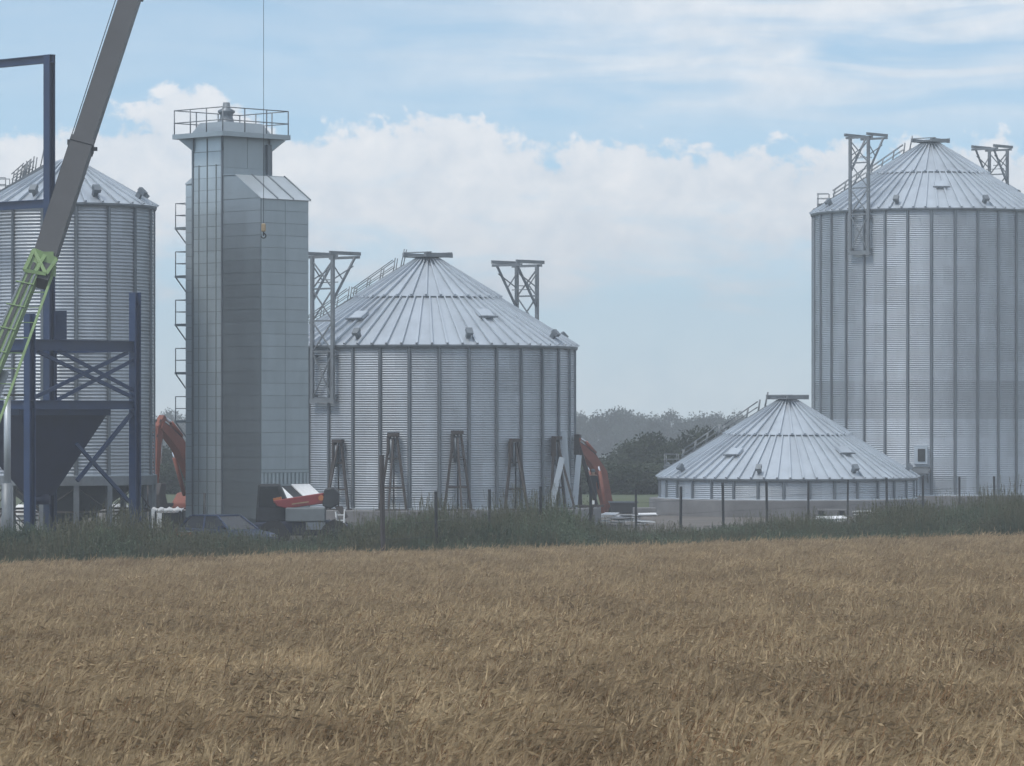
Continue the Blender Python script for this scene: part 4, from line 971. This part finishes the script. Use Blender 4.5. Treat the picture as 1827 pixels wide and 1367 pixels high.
sheet_pile(1524, 1572, 910, 192, 18, 'short stack of white sheets in front of the low silo base, beside the tall weeds', .72, 2)
sheet_pile(1460, 1512, 918, 190, 14, 'low mixed stack of pale sheets before the round concrete base', .42, 3)
b = MB(); p = P(1484, HOR, 193); b.box((0, 0, .64), (1.4, .8, .07))
sl_ = empty('concrete_slab', (p.x, 193.2, 0)); tag(sl_, 'grey slab resting on blocks in front of the low silo base', 'slab'); b.build('slab', 'concrete', sl_)
for s in (-.5, .5):
    b = MB(); b.box((s, 0, .30), (.25, .7, .60)); b.build('block', 'dark_steel', sl_)
# trestle with a small white sign
p = P(1046, HOR, 168); tr = empty('trestle', (p.x, 168, 0)); tag(tr, 'dark steel trestle carrying a small white sign near the white sheets', 'trestle')
zt_ = P(0, 903, 168).z
for s in (-1, 1):
    for y_ in (-.3, .3):
        b = MB(); b.bar((s * .32, y_, 0), (s * .26, y_, zt_), .05); b.build('leg', 'rust_steel', tr)
b = MB(); b.bar((-.6, 0, zt_), (.75, 0, zt_), .07, .08); b.bar((-.3, -.3, zt_ - .05), (-.3, .3, zt_ - .05), .05); b.bar((.3, -.3, zt_ - .05), (.3, .3, zt_ - .05), .05); b.build('top_bar', 'rust_steel', tr)
b = MB(); b.bar((-.35, -.33, .2), (.22, -.33, zt_ - .1), .05); b.build('brace', 'rust_steel', tr)
b = MB(); b.box((.27, -.06, zt_ + .16), (.17, .02, .17)); b.build('sign', 'white_sheet', tr)
# concrete footing left of the low base and dark skips behind
p = P(1150, HOR, 207); ft = MB(); ft.box((0, 0, .22), (1.2, 1.4, .44)); fo_ = bevel(ft.build('footing', 'concrete', None, (p.x, 207, 0)), .03); tag(fo_, 'small square concrete footing beside the low silo base', 'footing')
p = P(1112, HOR, 212); sk = empty('skip', (p.x, 212, 0)); tag(sk, 'dark open steel skip in front of the orange excavator', 'skip')
b = MB(); b.prism([(-.75, .62), (.75, .62), (.6, .08), (-.6, .08)], 1.2, 'y'); b.build('tub', 'dark_steel', sk)
b = MB()
for s in (-.62, .62): b.bar((-.8, s, .63), (.8, s, .63), .06)
b.build('rim', 'galv_stiff', sk)
# timber lagging leaning on the silo's right side (pale boards)
for k, (xa, ya, xb, yb, dd) in enumerate([(982, 906, 1003, 816, 177.5), (1016, 906, 1006, 770, 180.0), (1025, 905, 1033, 812, 180.5)]):
    a, b_ = P(xa, ya, dd), P(xb, yb, dd); a.z = 1.03
    b = MB(); b.bar(a, b_, .26, .05, up=(0, 1, 0)); o = b.build('metal_post', 'galv_roof', None, (0, 0, 0), None); o.location = a; o.data.transform(Matrix.Translation(-a))
    tag(o, ['most tilted pale metal post leaning on the half raised silo', 'longest pale metal post leaning on the half raised silo', 'short pale metal post leaning at the outer right side of the silo'][k], 'metal post', 'loose posts leaning on the silo')

# ------------------------------------------------------------------ fence
fc = empty('wire_fence', (0, 160, 0)); tag(fc, 'thin wire fence on dark posts running behind the weeds', 'fence')
FP = [(684, 812, 138.5), (779, 877, 141), (875, 873, 146), (964, 868, 150), (1053, 880, 154), (1135, 873, 158), (1214, 868, 162.5), (1291, 861, 167), (1369, 859, 171), (1442, 858, 175), (1512, 856, 179), (1583, 852, 183), (1647, 849, 187), (1712, 851, 191), (1775, 850, 195), (1840, 850, 199)]
prev = None
for px, py, d in FP:
    t = P(px, py, d); g = ground_z(t.x, d); rw = .04 if px != 684 else .062
    b = MB(); b.bar((0, 0, 0), (0, 0, t.z - g), rw * 2, rw * 2); o = b.build('post', 'rust_steel' if px == 684 else 'dark_steel', fc, (t.x, d - 160, g)); o.rotation_euler = (rg.uniform(-.015, .015), rg.uniform(-.02, .02), rg.random())
    if px == 684: o['label'] = 'taller rusty brown fence post'
    cur = Vector((t.x, d - 160, g))
    if prev is not None:
        for zz in (.6, 1.2, 1.75):
            b = MB(); b.tube(prev + Vector((0, 0, zz)), cur + Vector((0, 0, zz)), .006, 4, cap=False); b.build('wire', 'dark_steel', fc)
    prev = cur
p = P(371, 878, 160.4); b = MB(); b.tube((0, 0, 0), (0, 0, p.z), .05, 8); o = b.build('pole', 'dark_steel', None, (p.x, 158.6, 0)); tag(o, 'thin dark pole standing in front of the dryer tower', 'pole')

# ------------------------------------------------------------------ worker
def person():
    p = P(1049, HOR, 185.5); r = empty('person', (mid_c.x + 7.75, 184.3, 1.03), R_(20)); tag(r, 'person in dark work clothes standing on the silo plinth by the orange excavator', 'person')
    J = {'pel': (0, 0, .88, .15), 'wai': (0, .0, 1.05, .14), 'che': (0, .0, 1.30, .17), 'nek': (0, -.02, 1.47, .06), 'hed': (0, -.03, 1.60, .095), 'top': (0, -.02, 1.70, .07),
         'sl': (.18, 0, 1.40, .075), 'el': (.25, .02, 1.14, .05), 'hl': (.24, -.10, .90, .038), 'sr': (-.18, 0, 1.40, .075), 'er': (-.25, .02, 1.14, .05), 'hr': (-.22, -.14, .92, .038),
         'tl': (.10, 0, .80, .10), 'kl': (.12, -.03, .46, .068), 'al': (.12, .02, .09, .05), 'fl': (.13, -.14, .04, .045), 'tr': (-.10, 0, .80, .10), 'kr': (-.12, .0, .46, .068), 'ar': (-.13, .05, .09, .05), 'fr': (-.14, -.11, .04, .045)}
    E = [('pel', 'wai'), ('wai', 'che'), ('che', 'nek'), ('nek', 'hed'), ('hed', 'top'), ('che', 'sl'), ('sl', 'el'), ('el', 'hl'), ('che', 'sr'), ('sr', 'er'), ('er', 'hr'), ('pel', 'tl'), ('tl', 'kl'), ('kl', 'al'), ('al', 'fl'), ('pel', 'tr'), ('tr', 'kr'), ('kr', 'ar'), ('ar', 'fr')]
    for sd_, hn, (bx, by, bz) in ((1, 'hl', (.24, -.10, .90)), (-1, 'hr', (-.22, -.14, .92))):
        for k in range(5):
            n_ = hn + str(k); fy = by - .035 + .018 * k if k else by - .05; L_ = (.05, .085, .095, .09, .07)[k]
            J[n_] = (bx - sd_ * .01, fy - (.02 if k == 0 else 0), bz - .03 - (.02 if k == 0 else .035), .011); J[n_ + 'e'] = (bx - sd_ * .03, fy - (.035 if k == 0 else .01), bz - .035 - L_, .009)
            E += [(hn, n_), (n_, n_ + 'e')]
    ks = list(J); me = bpy.data.meshes.new('body'); me.from_pydata([J[k][:3] for k in ks], [(ks.index(a), ks.index(c)) for a, c in E], [])
    o = link('body', me, r); sm = o.modifiers.new('s', 'SKIN'); o.modifiers.new('d', 'SUBSURF').levels = 2; o.modifiers['d'].render_levels = 2
    for i, k in enumerate(ks): me.skin_vertices[0].data[i].radius = (J[k][3], J[k][3] * (.75 if k in ('pel', 'wai', 'che') else 1))
    me.skin_vertices[0].data[0].use_root = True
    m = bpy.data.materials.new('worker'); m.use_nodes = True; t = m.node_tree
    tcn = t.nodes.new('ShaderNodeTexCoord'); sx = t.nodes.new('ShaderNodeSeparateXYZ'); rp = t.nodes.new('ShaderNodeValToRGB'); dv = t.nodes.new('ShaderNodeMath'); dv.operation = 'DIVIDE'; dv.inputs[1].default_value = 1.8
    t.links.new(tcn.outputs['Object'], sx.inputs[0]); t.links.new(sx.outputs[2], dv.inputs[0]); t.links.new(dv.outputs[0], rp.inputs[0]); rp.color_ramp.interpolation = 'CONSTANT'
    el_ = rp.color_ramp.elements; el_[0].color = (.02, .02, .02, 1); el_[0].position = 0; el_[1].position = .06; el_[1].color = (.035, .04, .055, 1)
    for ps, cc in ((.52, (.03, .031, .036, 1)), (.80, (.42, .28, .21, 1))):
        e = el_.new(ps); e.color = cc
    t.links.new(rp.outputs[0], t.nodes['Principled BSDF'].inputs['Base Color']); t.nodes['Principled BSDF'].inputs['Roughness'].default_value = .85
    me.materials.append(m)
    b = MB(); b.lathe([(.0, 1.755), (.06, 1.745), (.105, 1.68), (.108, 1.62), (.10, 1.60)], 16, (0, -.015, 0)); b.build('cap', 'grey_box', r)
person()

# ------------------------------------------------------------------ trees
def tree_meshes(seed, h, w, nl, leaf, m, trunk=.35, low=.25, lobes=14):
    rg = random.Random(seed); b = MB(); hc = h * low
    b.tube((0, 0, -.5), (rg.gauss(0, .1), 0, h * .62), trunk, 8, trunk * .35)
    cl = []
    for i in range(lobes):
        t = rg.random(); z = hc + (h - hc) * (.10 + .80 * t); rr = w / 2 * (1 - abs(2 * t - .85) ** 2 * .62) * rg.uniform(.25, .85); a = rg.random() * 6.283
        c = Vector((rr * math.cos(a), rr * math.sin(a), z)); s = rg.uniform(.16, .30) * w; cl.append((c, s))
        b.tube((0, 0, min(h * .55, z * .75)), c, trunk * .28, 5, trunk * .06)
    tm = b.mesh('trunk', 'bark'); v = []; f = []
    for i in range(nl):
        c, s = rg.choice(cl); d = Vector((rg.gauss(0, 1), rg.gauss(0, 1), rg.gauss(0, .8))).normalized() * s * (rg.random() ** .45)
        p = c + d; n1 = Vector((rg.gauss(0, 1), rg.gauss(0, 1), rg.gauss(0, 1))).normalized(); n2 = n1.cross(Vector((rg.random(), rg.random(), rg.random() + .1))).normalized()
        l = leaf * rg.uniform(.6, 1.3); o = len(v); v += [tuple(p - n1 * l), tuple(p + n2 * l * .55), tuple(p + n1 * l), tuple(p - n2 * l * .55)]; f.append((o, o + 1, o + 2, o + 3))
    me = bpy.data.meshes.new('crown'); me.from_pydata(v, [], f); me.materials.append(MATS[m]); me.update()
    return tm, me
FAR = [tree_meshes(40 + i, 1.0 * hh, ww, 1500, .30, 'foliage', .22, .22, 16) for i, (hh, ww) in enumerate([(12, 7), (13.5, 6.5), (11, 8), (13, 9), (10.5, 6)])]
rg = random.Random(77)
FAR_L = ['distant grey green woodland tree beside the dryer tower', 'distant grey green woodland tree between the half raised silo and low silo']
k = 0
for (pa, pb) in ((225, 380), (985, 1440), (1850, 2010)):
    for row, (d, dz) in enumerate(((715, 0), (735, .6), (755, 1.0))):
        px = pa + row * 6
        while px < pb:
            p = P(px, HOR, d + rg.uniform(-12, 12)); tm, cm = FAR[rg.randrange(5)]
            r = empty('deciduous_tree', (p.x, p.y, ground_z(p.x, p.y) - .2), rg.random() * 6.28); sc_ = rg.uniform(.73, .85) * (1.0 + .02 * row); r.scale = (sc_, sc_, sc_)
            tag(r, FAR_L[0] if pa < 500 else (FAR_L[1] if pa < 1500 else 'distant grey green woodland tree beyond the tallest silo'), 'tree', 'trees of the distant wood')
            link('trunk', tm, r); link('crown', cm, r)
            px += rg.uniform(17, 28); k += 1
# nearer dark bushes and trees behind the yard
NEAR = [tree_meshes(60 + i, hh, ww, 5200, .17, 'foliage_dark', .16, .02, 26) for i, (hh, ww) in enumerate([(4.6, 5.2), (5.2, 4.6), (3.6, 4.8)])]
NL = [(1075, 852, 305, 2), (1098, 815, 300, 2), (1125, 790, 296, 0), (1160, 778, 300, 0), (1195, 775, 297, 1), (1232, 782, 300, 2), (1262, 768, 303, 0), (1290, 774, 308, 1), (1318, 770, 312, 0), (1345, 768, 315, 1), (1080, 872, 285, 2), (1135, 858, 280, 2), (1180, 855, 282, 0), (1050, 858, 296, 2), (1215, 862, 284, 2),
      (1035, 880, 268, 2), (1062, 884, 266, 2), (1090, 878, 267, 2), (1118, 882, 265, 2), (1148, 880, 266, 2), (1172, 878, 268, 2), (278, 872, 268, 2), (306, 868, 266, 2), (330, 872, 268, 2),
      (262, 812, 300, 2), (285, 800, 305, 0), (318, 808, 300, 2), (350, 800, 303, 1), (300, 845, 282, 2)]
for i, (px, py, d, kk) in enumerate(NL):
    t = P(px, py, d); g = ground_z(t.x, d); hh = (4.6, 5.2, 3.6)[kk]; s_ = max(.5, (t.z - g) / hh)
    r = empty('bush', (t.x, d, g - .1), rg.random() * 6.28); r.scale = (max(.8, s_), max(.8, s_), s_)
    tag(r, (('low dark bush at the foot of the thicket beyond the white sheet heap' if py > 868 else ('tall dark bush rising behind the roof stair of the low silo' if px > 1225 else 'rounded dark bush of the thicket between excavator boom and low silo')) if px > 800 else ('low dark bush under the excavator arm beside the dryer tower' if py > 860 else 'taller dark bush behind the excavator arm beside the dryer tower')), 'bush', 'dark bushes behind the yard')
    link('trunk', NEAR[kk][0], r); link('crown', NEAR[kk][1], r)

# ------------------------------------------------------------------ haze
b = MB(); b.span((-440, -120, -11), (440, 1300, 42)); hz = b.build('haze', 'soil')
hz.data.materials.clear(); hm = bpy.data.materials.new('haze'); hm.use_nodes = True; t = hm.node_tree; t.nodes.clear()
pv_ = t.nodes.new('ShaderNodeVolumePrincipled'); om = t.nodes.new('ShaderNodeOutputMaterial'); t.links.new(pv_.outputs[0], om.inputs['Volume'])
pv_.inputs['Color'].default_value = (.93, .97, 1.0, 1); pv_.inputs['Density'].default_value = .0009; pv_.inputs['Anisotropy'].default_value = .2
hz.data.materials.append(hm); tag(hz, 'pale summer haze over the yard and fields', 'haze', kind='stuff')
